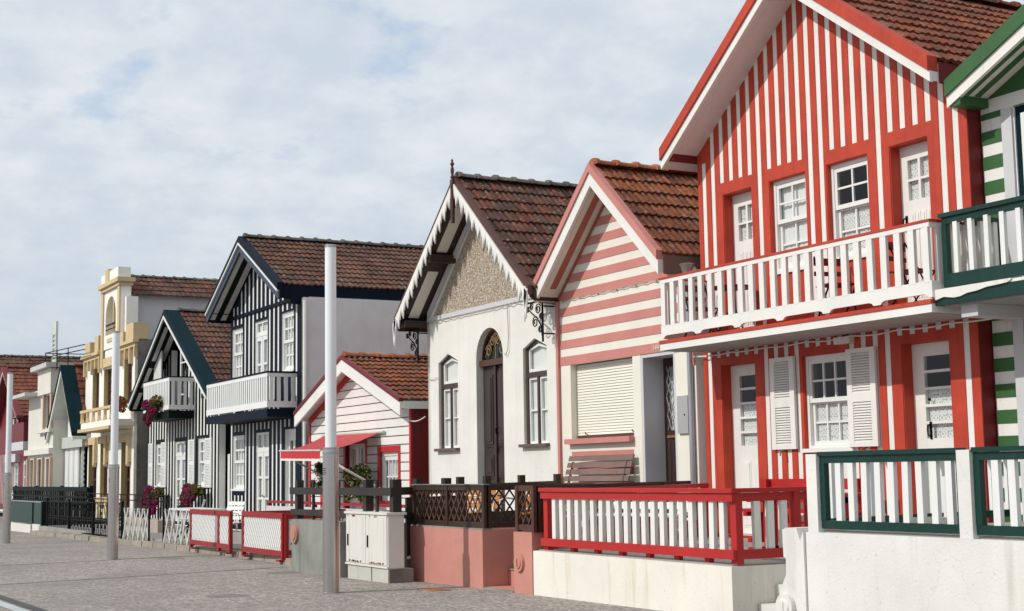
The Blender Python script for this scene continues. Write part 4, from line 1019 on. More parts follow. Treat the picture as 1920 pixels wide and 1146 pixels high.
# ================================================================== GREY-GREEN GABLED HOUSE
h = thing('gabled_house', (-63, 13.2, 0), 'low grey-green gabled house with teal verge and checkered tile strip', 'house')
rt = lambda x: 6.47-1.0*abs(x+63.1)
prof = [(-65.1, rt(-65.1)-.2), (-63.1, 6.2), (-61.0, rt(-61.0)-.2)]
op = rect(-65.0, -62.3, 1.3, 3.0)
shell(h, prof, 0, [op], 13.2, 20, GREYW, GREYW, .25)
part('parapet', MB().box(-65.09, -60.9, 12.95, 13.199, 2.95, 3.42), GREYW, h)
part('gable_panel', MB().box(-64.6, -61.6, 13.12, 13.199, 3.45, 4.5), W, h)
part('tile_strip', MB().box(-61.9, -61.45, 13.15, 13.199, .5, 2.94), CHECK, h)
gable_roof(h, -63.1, 6.47, -66.1, 3.53, -60.5, 3.54, 12.44, 20, 13.2, TEAL, W, mat('pale_soffit', (.62, .63, .60), .7), TR3, TR3, .16, .2, .6, .42, .26, True, eave=GREYW, deck=.3)
window(h, -65.0, -62.3, 1.3, 3.0, 13.2, .06, .08, None, 3, 1, 1, W2, SHEER, sill=.1)
for a, b in ((-65.05, -64.2), (-64.1, -63.2), (-63.1, -62.25)): part('shutter', MB().box(a, b, 13.1, 13.15, 1.3, 3.0).box(a+.15, b-.15, 13.09, 13.1, 1.45, 2.85), W2, h)
part('vent', MB().box(-62.9, -62.45, 13.09, 13.119, 3.85, 4.12), DARKIN, h)
# ================================================================== PALE FLAT-ROOFED HOUSE
h = thing('flat_roofed_house', (-68, 12.6, 0), 'pale flat-roofed house with projecting roof slab and beige window columns', 'house')
YF = 12.6
WN4 = [(-66.85, -65.45, 3.95, 5.35), (-70.4, -69.2, .9, 2.55), (-68.6, -67.3, .9, 2.55), (-66.6, -65.3, .9, 2.55)]
shell(h, [(-71.0, 5.55), (-68.11, 5.55), (-68.1, 6.5), (-65.1, 6.5)], 0, [rect(*o) for o in WN4], YF, 19, MWHITE, MWHITE, .3)
part('roof', MB().box(-68.6, -64.9, 12.2, 19.2, 6.52, 6.72), mat('roof_slab', (.52, .52, .50), .8), h)
part('canopy', MB().box(-71.6, -68.15, 11.9, 12.58, 5.42, 5.58), bpy.data.materials['roof_slab'], h)
part('upper_box', MB().box(-68.09, -65.12, 12.45, 12.599, 5.4, 6.5), MWHITE, h)
part('flat_terrace', MB().box(-71.2, -68.15, 12.5, 19, 5.56, 5.66), bpy.data.materials['roof_slab'], h)
c = MB()
for x in (-70.6, -68.9, -67.0, -65.2): c.box(x-.13, x+.13, 12.48, 12.599, .85, 2.6)
c.box(-67.05, -66.86, 12.48, 12.599, 3.85, 5.39); c.box(-65.44, -65.12, 12.48, 12.599, 3.85, 5.39); part('pillar', c, BEIGE, h)
for o in WN4: window(h, *o, YF, .1, .08, None, 2, 2, 1, FRD, SHEER)
part('window_sill', MB().box(-70.8, -65.15, 12.3, 12.599, .45, .84).box(-68.1, -65.12, 12.42, 12.599, 3.7, 3.85), MWHITE, h)
part('plinth', MB().box(-71, -65.1, 12.42, 12.599, 2.75, 3.0), MWHITE, h)
rr = MB()
for z in (7.3, 7.1): rr.tube([(-67.3, 18, z), (-67.3, 12.6, z), (-59.6, 12.7, z-.25)], .022, 5)
for x, z in ((-67.3, 7.3), (-64.7, 7.24), (-62.4, 7.16)): rr.tube([(x, 12.62, 6.4), (x, 12.62, z)], .022, 5)
part('roof_railing', rr, IRON, h)
tw = MB(); X0, X1 = -70.75, -69.85
tw.box(X0, X0+.12, 13.55, 13.65, 5.6, 9.05); tw.box(X1-.12, X1, 13.55, 13.65, 5.6, 9.05); tw.box(X0+.12, X1-.12, 13.56, 13.64, 8.45, 9.05)
for i in range(13): tw.box(X0+.121, X1-.121, 13.57, 13.63, 5.7+.21*i, 5.8+.21*i)
part('roof_pylon', tw, mat('aged_pale_post', (.55, .56, .52), .7, .08, .3), h)
# ================================================================== LEFTMOST RED HOUSE
h = thing('gabled_house', (-78, 13.2, 0), 'dark red gabled house with a red-panelled balcony, last in the row', 'house')
rt = lambda x: 7.52-.58*abs(x+78.9)
prof = [(-83.0, rt(-83)-.3), (-78.9, 7.2), (-74.6, rt(-74.6)-.3), (-71.3, rt(-74.6)-.3)]
ops = [rect(-75.6, -74.9, .3, 2.6), rect(-78.3, -76.9, 1.0, 2.5), rect(-78.9, -78.1, 3.4, 4.9)]
shell(h, prof, 0, ops, 13.205, 20, W, CRIM, .2)
holes = list(ops)+[rect(-82.8+.42*i, -82.68+.42*i, .4, 3.0) for i in range(27) if not (-78.6 < -82.8+.42*i < -74.6)]
part('cladding', panel(MB(), prof, .1, holes, 13.2, 13.205), mat('crimson_boards', (.17, .016, .022), .5, .12, .2), h)
gable_roof(h, -78.9, 7.52, -83.6, 4.80, -74.2, 4.80, 12.6, 20, 13.2, CRIM, W, CRIM, TR3, TR3, .22, .12, .3, .42, .26, True, eave=CRIM, wl=-83, wr=-74.6, deck=.35)
window(h, -78.9, -78.1, 3.4, 4.9, 13.2, .05, .1, None, 2, 3, 2, W2, SHEER); window(h, -78.3, -76.9, 1.0, 2.5, 13.2, .05, .1, None, 2, 3, 2, W2, SHEER)
f = MB(); sash(f, -75.6, -74.9, .3, 2.6, 13.25, .06, .12, .2, .06, 1, 3); part('door', f, W2, h)
bal = part('balcony', MB().box(-75.4, -71.4, 12.44, 13.199, 3.05, 3.45), PLGREY, h)
part('balcony_panel', MB().box(-75.4, -71.42, 12.46, 12.54, 3.451, 4.35).box(-71.5, -71.42, 12.54, 13.19, 3.451, 4.35), CRIM, bal)
rr = MB(); rr.tube([(-75.4, 12.5, 4.65), (-71.46, 12.5, 4.65), (-71.46, 13.2, 4.65)], .03, 5)
for x in (-75.4, -74.1, -72.8, -71.46): rr.tube([(x, 12.5, 4.35), (x, 12.5, 4.65)], .03, 5)
part('railing', rr, IRON, bal)
part('bay', MB().box(-79.5, -76.4, 12.95, 13.199, .6, 0.98).box(-79.5, -76.4, 12.95, 13.199, 2.55, 2.95), PLGREY, h)
# tall tiled roof of the next house beyond
h = thing('tiled_house', (-94, 14, 0), 'taller house beyond showing only its brown tiled roof', 'house')
shell(h, [(-100, 5.5), (-94, 9.1), (-87.5, 5.5)], 0, [], 14, 24, MWHITE, MWHITE, .3)
gable_roof(h, -93.4, 9.3, -100.5, 5.3, -87.2, 5.5, 13.5, 25, 14, CRIM, W, CRIM, TR4, RIDGEG, .2, .15, .3, .45, .28, True)
# ================================================================== GREEN STRIPED HOUSE AT RIGHT
h = thing('striped_house', (-9.9, 13.4, 1.0), 'house with horizontal green and white boards and a green balcony', 'house')
ax = -9.6; s_ = .45
rt = lambda x: 6.27+s_*(x+12.55) if x < ax else 6.27+s_*(ax+12.55)-s_*(x-ax)
prof = [(-12.50, rt(-12.5)-.2), (ax, rt(ax)-.2), (-6.7, rt(-6.7)-.2)]
WU = (-11.98, -10.9, 3.7, 5.86); WD = (-12.02, -10.9, 1.0, 3.25)
ops = [rect(*WU), rect(*WD)]
shell(h, prof, 0, ops, 13.41, 21, mat('aged_white_board', (.74, .72, .67), .6, .06, .5, (.42, .40, .36), .15), GRN, .22)
holes = list(ops)+[rect(-12.16, -11.98, .9, 5.9), rect(-10.9, -10.7, .9, 5.9), rect(-12.5, -6.7, 5.87, 6.04)]
z = 1.02
while z < 5.8: holes.append(rect(-12.505, -6.7, z, z+.148)); z += .3085
part('cladding', panel(MB(), prof, .9, holes, 13.4, 13.41), GRN, h)
part('reveal', MB().box(-12.16, -12.0, 13.38, 13.41, .9, 5.86), PLGREY, h)
rf = gable_roof(h, ax, rt(ax), -12.56, rt(-12.56), -6.6, rt(-6.6), 12.88, 21, 13.4, GRN, bpy.data.materials['aged_white_board'], bpy.data.materials['aged_white_board'], TR3, TR3, .20, .14, .16, eave=GRN, deck=.3)
part('eave_board', MB().box(-12.53, -12.36, 12.93, 13.395, rt(-12.5)-.36, rt(-12.5)-.25), GRN, rf)
so = MB()
for a, b in ((12.98, 13.07), (13.17, 13.26)): so.slope((ax, rt(ax)), (-12.35, rt(-12.35)), .304, .314, a, b)
part('soffit_stripe', so, GRN, rf)
window(h, *WU, 13.4, .03, .08, 4.9, 2, 2, 2, TEAL, SHEER); window(h, WU[0]+.1, WU[1]-.1, WU[2]+.05, WU[3]-.1, 13.4, .0, .06, 4.95, 2, 2, 2, W2, None)
dd = door_leaf(h, WD[0]+.02, WD[1]-.02, 1.0, 3.24, 13.5, TEAL, [(-11.8, -11.1, 1.9, 3.0)], [], SHEER)
bal = part('balcony', MB().box(-12.34, -6.8, 12.40, 13.399, 3.46, 3.50), GREYSOF, h)
ub = MB()
for i in range(7): ub.box(-12.3, -6.8, 12.45+.13*i, 12.45+.13*i+.12, 3.44, 3.458)
part('soffit_boards', ub, GREYSOF, bal)
part('slab_edge', MB().box(-12.36, -6.8, 12.36, 12.40, 3.455, 3.60).box(-12.36, -12.32, 12.4, 13.399, 3.455, 3.6), FGRN, bal)
part('slab_top', MB().box(-12.36, -6.8, 12.36, 13.399, 3.601, 3.635), bpy.data.materials['aged_white_board'], bal)
pl = MB(); pts = [(-12.38, 3.63)]; x = -12.38
low = [(-12.38, 3.56), (-12.33, 3.52), (-12.2, 3.545), (-12.05, 3.52), (-11.95, 3.525), (-11.85, 3.55), (-11.7, 3.56), (-11.55, 3.585), (-11.4, 3.59), (-11.25, 3.60), (-11.2, 3.63)]
for (a, za), (b, zb_) in zip(low, low[1:]): pl.prism([(a, za), (b, zb_), (b, 3.64), (a, 3.64)], 12.33+.01*random.random(), 12.358)
part('peeling_trim', pl, bpy.data.materials['aged_white_board'], bal)
rl = MB(); rl.box(-12.32, -6.8, 12.42, 12.52, 4.49, 4.54); rl.box(-12.32, -12.22, 12.52, 13.4, 4.49, 4.54); rl.box(-12.29, -6.8, 12.45, 12.49, 4.41, 4.488); rl.box(-12.29, -6.8, 12.44, 12.50, 3.67, 3.82); rl.box(-12.29, -12.22, 12.44, 12.51, 3.82, 4.41); rl.box(-12.29, -12.22, 12.51, 13.4, 3.67, 3.82); rl.box(-12.285, -12.225, 13.3, 13.38, 3.82, 4.49)
part('railing', rl, FGRN, bal)
pk = MB(); pickets(pk, (-12.12, 12.47), (-6.9, 12.47), 3.82, 4.42, .065, .165, .05); part('pickets', pk, W2, bal); part('pickets', pickets(MB(), (-12.255, 12.6), (-12.255, 13.3), 3.82, 4.49, .065, .165, .05), W2, bal)
part('beam_end', MB().box(-12.1, -11.85, 12.5, 13.39, 3.3, 3.438), PLGREY, bal)
part('side_wall', MB().box(-12.505, -12.49, 13.42, 21, .9, 6.0), FGRN, h)

# ================================================================== TERRACES AND WALLS
# red house terrace
t = thing('terrace_wall', (-14.5, 9.4, 0), 'stained white terrace wall under the red and white picket fence', 'wall')
tb = MB(); tb.slab([(-16.71, 9.36), (-12.41, 9.33), (-12.41, 13.19), (-18.0, 13.19)], -.2, .585); part('wall', tb, WALLW, t)
part('floor', MB().slab([(-16.66, 9.42), (-12.46, 9.38), (-12.46, 13.18), (-18.0, 13.18)], .586, .60), FLOOR, t)
part('skirting', MB().box(-18.0, -17.68, 13.15, 13.199, .601, .84).box(-16.83, -13.86, 13.15, 13.199, .601, .84).box(-13.0, -12.54, 13.15, 13.199, .601, .84), RED, t)
st = MB()
for i in range(4): st.box(-12.40, -11.46, 9.42+.24*i, 13.2 if i == 3 else 9.42+.24*(i+1), -.2, .0+.19*i)
single('stone_steps', st, WALLG, 'white steps between the stained terrace wall and the taller white wall', 'steps')
# green house terrace
t = thing('terrace_wall', (-9, 9.3, 0), 'tall clean white terrace wall under the dark green railing', 'wall')
part('wall', MB().box(-11.14, -5.0, 9.28, 13.39, -.2, .985), WALLG, t)
part('floor', MB().box(-11.10, -5.0, 9.36, 13.38, .986, 1.0), FLOOR, t)
sw = MB(); pf_ = [(-11.44, -.2), (-11.44, .02), (-11.52, .10), (-11.555, .26), (-11.53, .40), (-11.47, .50), (-11.43, .56), (-11.425, .72), (-11.46, .735), (-11.465, 1.0), (-11.40, 1.02), (-11.25, 1.02), (-11.20, .90), (-11.15, .99), (-11.145, -.2)]
sw.prism(pf_, 9.255, 9.55); sw.box(-11.44, -11.15, 9.551, 13.2, -.2, .6)
part('stair_cheek', sw, WALLG, t)
ro = MB(); ro.tube([(-11.42, 9.254, .25), (-11.42, 9.20, .25)], .125, 24); ro.tube([(-11.42, 9.199, .25), (-11.42, 9.185, .25)], [.085, .07], 20); ro.box(-11.435, -11.405, 9.175, 9.19, .20, .30)
part('rosette', ro, WALLG, t)
# salmon terrace
t = thing('terrace_wall', (-19.3, 9.35, 0), 'salmon pink terrace wall under the brown lattice, with a stair opening', 'wall')
sb = MB(); sb.box(-20.56, -18.13, 9.35, 9.58, -.2, .815); sb.box(-18.36, -18.13, 9.58, 11.3, -.2, .815); sb.box(-20.56, -20.33, 9.58, 11.3, -.2, .815)
part('wall', sb, SALM, t)
part('pillar', MB().slab([(-17.225, 9.35), (-16.72, 9.35), (-18.1, 13.19), (-18.12, 11.0), (-17.225, 10.9)], -.2, .818), SALM, t)
part('coping', MB().box(-20.55, -18.14, 9.36, 9.5, .816, .835), CONC, t)
part('floor', MB().slab([(-20.32, 9.59), (-18.37, 9.59), (-18.14, 11.31), (-18.14, 13.18), (-27.8, 13.18), (-24.0, 11.31), (-20.32, 11.31)], -.1, .5), FLOOR, t)
sp = MB()
for i in range(4): sp.box(-18.12, -17.23, 9.42+.34*i, 9.42+.34*(i+1), -.2, .035+.2*i+(.02 if i else 0))
part('steps', sp, SALM, t); part('doorstep', MB().box(-18.12, -17.23, 9.33, 9.42, -.2, .03), CONC, t)
tr = MB()
for i in range(1, 4): tr.box(-18.12, -17.23, 9.40+.34*i, 9.42+.34*(i+1), .056+.2*i, .068+.2*i)
part('tread', tr, CONC, t)
ro = MB(); c = Vector((-17.05, 9.345, .42))
ro.tube([(c.x, 9.349, c.z), (c.x, 9.315, c.z)], [.125, .12], 24); ro.tube([(c.x, 9.314, c.z), (c.x, 9.30, c.z)], [.085, .08], 20); ro.box(c.x-.012, c.x+.012, 9.285, 9.30, c.z-.05, c.z+.05)
part('rosette', ro, SALM, t)
# concrete wall with medallion
t = thing('concrete_wall', (-23, 8.75, 0), 'stained grey concrete wall under the black post fence', 'wall')
part('wall', MB().box(-24.2, -21.95, 8.75, 9.05, -.2, .86), CONC, t); part('rear_wall', MB().box(-21.95, -20.57, 9.15, 9.3, -.2, .86), CONC2, t)
ro = MB(); ro.tube([(-24.02, 8.749, .62), (-24.02, 8.71, .62)], [.17, .165], 26); ro.tube([(-24.02, 8.709, .62), (-24.02, 8.695, .62)], [.12, .115], 22)
part('medallion', ro, mat('terracotta_disc', (.42, .21, .16), .8, .1, .2), t)
single('terrace_floor', MB().slab([(-24.2, 9.06), (-20.6, 9.06), (-24.6, 13.19), (-35.2, 13.19), (-35.2, 11.0), (-24.2, 10.0)], -.2, .28), FLOOR, 'grey terrace slab in front of the small boarded house', 'terrace')
# ================================================================== FENCES
# red-white picket fence on the stained terrace
f = thing('picket_fence', (-14.5, 9.4, .59), 'red railing with white pickets on the stained white wall', 'fence')
A = (-16.52, 9.42); B = (-12.46, 9.40); CC = (-12.46, 10.32)
part('pickets', pickets(MB(), (-16.28, 9.43), (-12.62, 9.43), .75, 1.30, .085, .107, .05), W, f); part('pickets', pickets(MB(), (-12.47, 9.68), (-12.47, 10.12), .75, 1.30, .085, .12, .05), W, f)
r = MB(); r.box(-16.55, -12.41, 9.36, 9.48, 1.353, 1.40); r.box(-16.54, -12.44, 9.385, 9.425, 1.262, 1.350); r.box(-16.54, -12.44, 9.38, 9.425, .655, .755)
r.box(-12.52, -12.40, 9.481, 10.46, 1.353, 1.40); r.box(-12.478, -12.438, 9.426, 10.40, 1.262, 1.350); r.box(-12.478, -12.434, 9.426, 10.22, .655, .755)
part('rail', r, FRED, f)
for x in (-16.49, -12.49): part('post', MB().box(x-.05, x+.05, 9.43, 9.52, .60, 1.351), FRED, f)
part('post', MB().box(-12.51, -12.42, 10.20, 10.29, -.1, 1.352), FRED, f); part('post', MB().box(-12.51, -12.42, 10.40, 10.49, .2, 1.352), FRED, f)
for x in (-15.85, -15.28, -14.72, -14.14, -13.57, -12.99): part('foot', MB().box(x-.045, x+.045, 9.44, 9.50, .60, .66), FRED, f)
# dividing rails running back to the houses
def divider(name, a, b, z0, z1, posts, m, label, knob=0.06, zb=None, low=None, pw=.09, panel_z=None):
    f = thing(name, (a[0], a[1], z0), label, 'fence'); r = MB(); za, zc = z1
    r.beam((a[0], a[1], za-.03), (b[0], b[1], zc-.03), .09, .06)
    if low: r.beam((a[0], a[1], low-.03), (b[0], b[1], low-.03), .05, .08)
    part('rail', r, m, f)
    if panel_z: part('panel', MB().beam((a[0], a[1], sum(panel_z)/2), (b[0], b[1], sum(panel_z)/2), .03, panel_z[1]-panel_z[0]), m, f)
    for t in posts:
        x, y = a[0]+(b[0]-a[0])*t, a[1]+(b[1]-a[1])*t; part('post', MB().box(x-pw/2, x+pw/2, y-pw/2, y+pw/2, z0, za+(zc-za)*t+knob), m, f)
    return f
f = divider('dividing_fence', (-16.60, 9.56), (-17.98, 13.1), .6, (1.37, 1.40), (.02, .98), FRED, 'low dark red fence running back from the picket fence to the party wall', .0, low=.85)
f = divider('dividing_fence', (-16.78, 9.5), (-18.6, 13.6), .82, (1.43, 1.44), (.02, .5), DBRN, 'long dark brown rail running back beside the slatted bench', .0, low=.95)
divider('dividing_fence', (-20.05, 9.75), (-22.5, 13.15), .82, (1.43, 1.45), (.10, .32, .63, .985), BLKW, 'black rail with square post tops in front of the arched door', .12, low=.95, pw=.10, panel_z=(.5, .98))
# lattice fence on the salmon wall
def lattice(mb, a, b, z0, z1, sp, w, th, slope=1.35):
    a = Vector((*a, 0)); b = Vector((*b, 0)); d = b-a; L = d.length; d.normalize(); s = Vector((-d.y, d.x, 0)); H = z1-z0; run = H/slope
    for sg, off in ((1, -th/2), (-1, th/2)):
        t = -run
        while t < L:
            t0, q0, t1, q1 = t, z0, t+run, z1
            if sg < 0: q0, q1 = z1, z0
            sl = (q1-q0)/(t1-t0)
            if t0 < 0: q0 -= sl*t0; t0 = 0
            if t1 > L: q1 -= sl*(t1-L); t1 = L
            if t1-t0 > .02: mb.beam(a+d*t0+s*off+Vector((0, 0, q0)), a+d*t1+s*off+Vector((0, 0, q1)), w, th, s)
            t += sp
def lat_panel(f, a, b, z0, z1, mrail, mlat, sp=.17, mid=True, rail=.075, slope=1.35, w=.022):
    av = Vector((*a, 0)); bv = Vector((*b, 0)); r = MB()
    r.beam((*a, z1-rail/2), (*b, z1-rail/2), .05, rail); r.beam((*a, z0+rail/2), (*b, z0+rail/2), .05, rail)
    part('rail', r, mrail, f)
    ps = [a, b]+([((a[0]+b[0])/2, (a[1]+b[1])/2)] if mid else [])
    for x, y in ps: part('post', MB().box(x-.035, x+.035, y-.035, y+.035, z0-.02, z1-.005), mrail, f)
    m = MB(); lattice(m, a, b, z0+rail, z1-rail, sp, w, .012, slope); part('lattice', m, mlat, f)
f = thing('lattice_fence', (-19.3, 9.4, .83), 'dark brown lattice fence on the salmon wall', 'fence')
lat_panel(f, (-20.52, 9.42), (-18.18, 9.42), .84, 1.435, DBRN, LATT); part('top_cap', MB().box(-20.56, -18.12, 9.375, 9.47, 1.436, 1.452), CONC2, f)
lat_panel(f, (-18.18, 9.47), (-18.18, 11.2), .84, 1.435, DBRN, DBRN)
f = thing('lattice_fence', (-17, 9.4, .83), 'narrow brown lattice panel on the salmon pillar with the rosette', 'fence')
lat_panel(f, (-17.2, 9.42), (-16.76, 9.42), .84, 1.43, BRN, LATT, .15, False)
lat_panel(f, (-16.76, 9.47), (-17.6, 12.0), .84, 1.43, DBRN, DBRN, .17)
# black post and rail fence on the concrete wall
f = thing('post_fence', (-22.2, 8.95, .86), 'black post and rail fence behind the grey cabinet and the near lamp post', 'fence')
r = MB(); r.box(-24.65, -20.2, 8.87, 8.91, 1.285, 1.405); r.box(-24.6, -20.2, 8.87, 8.91, .93, 1.03); part('rail', r, BLKW, f)
for x, w in ((-24.42, .12), (-22.72, .13), (-21.32, .13), (-20.27, .14)): part('post', MB().box(x-w/2, x+w/2, 8.911, 8.911+w, .3, 1.53), BLKW, f)
for x in (-23.62, -20.86): part('picket', MB().box(x-.03, x+.03, 8.911, 8.95, .84, 1.53), BLKW, f)
for x, y in ((-20.97, 9.62), (-21.35, 10.3)): part('post', MB().box(x-.07, x+.07, y, y+.12, .3, 1.535), BLKW, f)
sd = MB(); sd.beam((-20.3, 8.95, 1.35), (-21.5, 10.8, 1.35), .04, .12); sd.beam((-20.3, 8.95, .98), (-21.5, 10.8, .98), .04, .10); part('side_rail', sd, BLKW, f)
part('side_panel', MB().beam((-20.6, 9.3, .8), (-21.5, 10.8, .8), .03, .9), BLKW, f)
# red framed lattice screens
PERF = cloth_mat('white_lattice', (.80, .80, .79), 0)
def screen(a, b, z0, z1, label, splits=(), side=None):
    f = thing('lattice_screen', (a[0], a[1], z0), label, 'screen', 'red framed white lattice screens'); av, bv = Vector((*a, 0)), Vector((*b, 0)); d = bv-av; L = d.length
    for z_ in (z1-.05, z0+.12): part('rail', MB().beam((*a, z_), (*b, z_), .07, .10), SRED, f)
    for t in (0, 1, *splits):
        q = av+d*t; part('post', MB().box(q.x-.045, q.x+.045, q.y-.035, q.y+.035, z0, z1-.002), SRED, f)
    m = MB(); lattice(m, a, b, z0+.17, z1-.10, .115, .062, .01, 1.5); part('lattice', m, W2, f)
    for t in (.06, .94): q = av+d*t; part('foot', MB().box(q.x-.1, q.x+.1, q.y-.06, q.y+.06, z0-.03, z0), SRED, f)
    return f
screen((-32.95, 9.5), (-29.85, 9.44), .03, .895, 'red framed white lattice screen with an extra post, next to the scissor trellis', (.73,))
screen((-28.85, 9.40), (-26.36, 9.36), .03, .91, 'red framed white lattice screen without a middle post, next to the concrete wall', ())
f = screen((-29.0, 9.46), (-28.9, 11.6), .05, .90, 'red framed white lattice screen standing end-on between the two front screens', ())
f = screen((-26.3, 9.4), (-25.9, 11.4), .05, .90, 'red framed white lattice screen end-on against the concrete wall', ())
divider('red_rail', (-34.5, 11.9), (-24.3, 11.6), .1, (1.02, 1.02), (0, .33, .66, 1), SRED, 'long dark red rail behind the white lattice screens', 0, low=.3)
pf = MB(); panel(pf, [(-34.3, .9), (-24.5, .9)], .33, [], 11.74, 11.76); single('perforated_panel', pf, PLGREY, 'pale panel hung behind the lattice screens', 'panel')
# scissor trellises
def trellis(x0, x1, y, z0, z1, n, label):
    f = thing('scissor_trellis', ((x0+x1)/2, y, z0), label, 'trellis', 'expanding scissor trellises'); m = MB(); p = (x1-x0)/n
    for i in range(n):
        a = x0+p*i
        m.beam((a, y-.012, z0), (a+p, y-.012, z1), .085, .012, (0, 1, 0)); m.beam((a+p, y+.012, z0), (a, y+.012, z1), .085, .012, (0, 1, 0))
    part('slats', m, mat('weathered_grey_slat', (.50, .50, .48), .7, .12, .3) if 'weathered_grey_slat' not in bpy.data.materials else bpy.data.materials['weathered_grey_slat'], f)
    part('rod', MB().tube([(x0, y, (z0+z1)/2), (x1, y, (z0+z1)/2)], .008, 5).tube([(x0, y, z1-.02), (x1, y, z1-.02)], .006, 5), GALV, f)
    for x in (x0-.05, x1+.05): part('stake', MB().tube([(x, y, -.1), (x, y, z1+.03)], .028, 6), IRON, f)
trellis(-40.05, -37.4, 9.66, -.02, .82, 5, 'pale scissor trellis next to the black iron fence')
trellis(-36.05, -33.5, 9.70, .0, .84, 5, 'pale scissor trellis next to a red framed lattice screen')
# black wrought iron fence
f = thing('iron_fence', (-45, 9.7, 0), 'black ornate iron fence along the kerb before the yellow stucco house', 'fence')
r = MB(); y = 9.66
for z in (.94, .48, .40, .02): r.tube([(-50.6, y, z-.05), (-40.2, y, z)], .022, 5)
part('rail', r, IRON, f)
b = MB(); n = 46
for i in range(n):
    x = -50.5+10.2*i/(n-1); q = -.05*(1-i/n)
    b.tube([(x, y, q+.0), (x, y, q+.94)], .011, 4)
    if i % 2 == 0:
        b.tube(scroll(x+.08, q+.62, .075, 0, 1.3, y, 1, 10), .012, 4); b.tube(scroll(x+.08, q+.25, .07, 1.5, 1.3, y, -1, 10), .012, 4); b.tube([(x, y, q+.55), (x+.08, y, q+.5), (x+.16, y, q+.55)], .012, 4)
part('bars', b, IRON, f)
for x in (-50.6, -47.1, -43.7, -40.2): part('post', MB().box(x-.035, x+.035, y-.035, y+.035, -.15, 1.0), IRON, f)
GILT = mat('gilt_paint', (.50, .40, .16), .5)
for x in (-42.9, -42.1, -41.4, -40.6):
    gl = MB()
    for s in (-1, 1): gl.tube([(x+s*.09*abs(math.sin(pi*i/10))+s*.02, y-.03, .5+.42*i/12) for i in range(13)], .022, 4)
    part('gilt_scroll', gl, GILT, f)
# dark green panelled fence on a white plinth
f = thing('panel_fence', (-54.5, 9.6, -.2), 'dark green panelled fence on a low white plinth', 'fence')
part('plinth', MB().box(-58.5, -53.0, 9.55, 9.8, -.5, .06).box(-52.7, -51.3, 9.55, 9.8, -.5, .10).box(-53.0, -52.7, 9.6, 9.8, -.5, -.12), MWHITE, f)
part('panel', MB().box(-58.5, -53.05, 9.60, 9.66, .10, .82).box(-52.65, -51.3, 9.60, 9.66, .12, .84), FGRN, f)
part('gate_leaf', MB().box(-53.03, -52.67, 9.62, 9.65, -.02, .80), BGRN, f)
part('rail', MB().box(-58.5, -51.3, 9.57, 9.70, .842, .88), GALV, f)
part('end_post', MB().box(-51.28, -51.1, 9.57, 9.73, -.3, .88), DIRON, f)
single('low_wall', MB().box(-51.05, -49.3, 9.6, 9.8, -.4, .05), ALU, 'low grey wall between the green panelled fence and the iron fence', 'wall')
f = thing('slat_fence', (-60, 11.6, 0), 'dark openwork fence in front of the pale flat-roofed house', 'fence')
b = MB()
for z0, z1 in ((1.17, 1.34), (.92, 1.0), (.70, .80), (.48, .56)): b.box(-69, -53.6, 11.6, 11.65, z0, z1)
n = 40
for i in range(n): x = -69+15.3*i/(n-1); b.box(x-.09, x+.09, 11.655, 11.69, -.2, 1.3)
part('slats', b, BGRN, f)
for x in (-69, -64, -58.8, -53.6): part('post', MB().box(x-.06, x+.06, 11.7, 11.82, -.3, 1.38), BGRN, f)
flowers('geraniums', (-55.6, 11.9, 1.0), (1.9, .3, .28), 'red geraniums along the dark fence before the yellow house', 'flowers', 200, LEAF, REDP, .08, None, None, 200)
r = MB()
for z in (1.12, .95): r.tube([(-53.4, 11.2, z), (-40.5, 11.0, z)], .018, 5)
for i in range(14): x = -53.2+.97*i; r.tube([(x, 11.2-.015*i, .1), (x, 11.2-.015*i, 1.12)], .016, 4)
single('iron_railing', r, IRON, 'thin black railing in front of the shuttered windows and petunias', 'railing')
# green railing of the right terrace
f = thing('picket_fence', (-9, 9.35, 1), 'dark green railing with white pickets and square white posts', 'fence')
for x in (-11.03, -9.06): part('post', MB().box(x-.075, x+.075, 9.285, 9.40, .986, 1.735), WALLG, f)
for a, b_ in ((-10.95, -9.14), (-8.98, -6.0)):
    r = MB(); r.box(a-.0, b_, 9.30, 9.41, 1.715, 1.755); r.box(a, b_, 9.325, 9.375, 1.645, 1.713); r.box(a, b_, 9.325, 9.375, 1.02, 1.10); r.box(a, a+.07, 9.32, 9.38, 1.10, 1.645)
    r.box(b_-.04, b_, 9.32, 9.38, 1.10, 1.645)
    part('rail', r, FGRN, f)
for a, b_ in ((-10.74, -9.24), (-8.79, -6.2)): part('pickets', pickets(MB(), (a, 9.35), (b_, 9.35), 1.10, 1.66, .075, .11, .045), W2, f)
f = thing('picket_fence', (-9.6, 10.9, 1), 'rear grey-white picket rail seen through the green railing', 'fence')
p = MB(); pickets(p, (-11.3, 9.75), (-11.9, 12.9), 1.05, 1.68, .07, .26, .04); part('pickets', p, W2, f)
r = MB(); r.beam((-11.3, 9.75, 1.72), (-11.9, 12.9, 1.72), .09, .05); r.beam((-11.3, 9.75, 1.06), (-11.9, 12.9, 1.06), .05, .08); part('rail', r, FGRN, f)

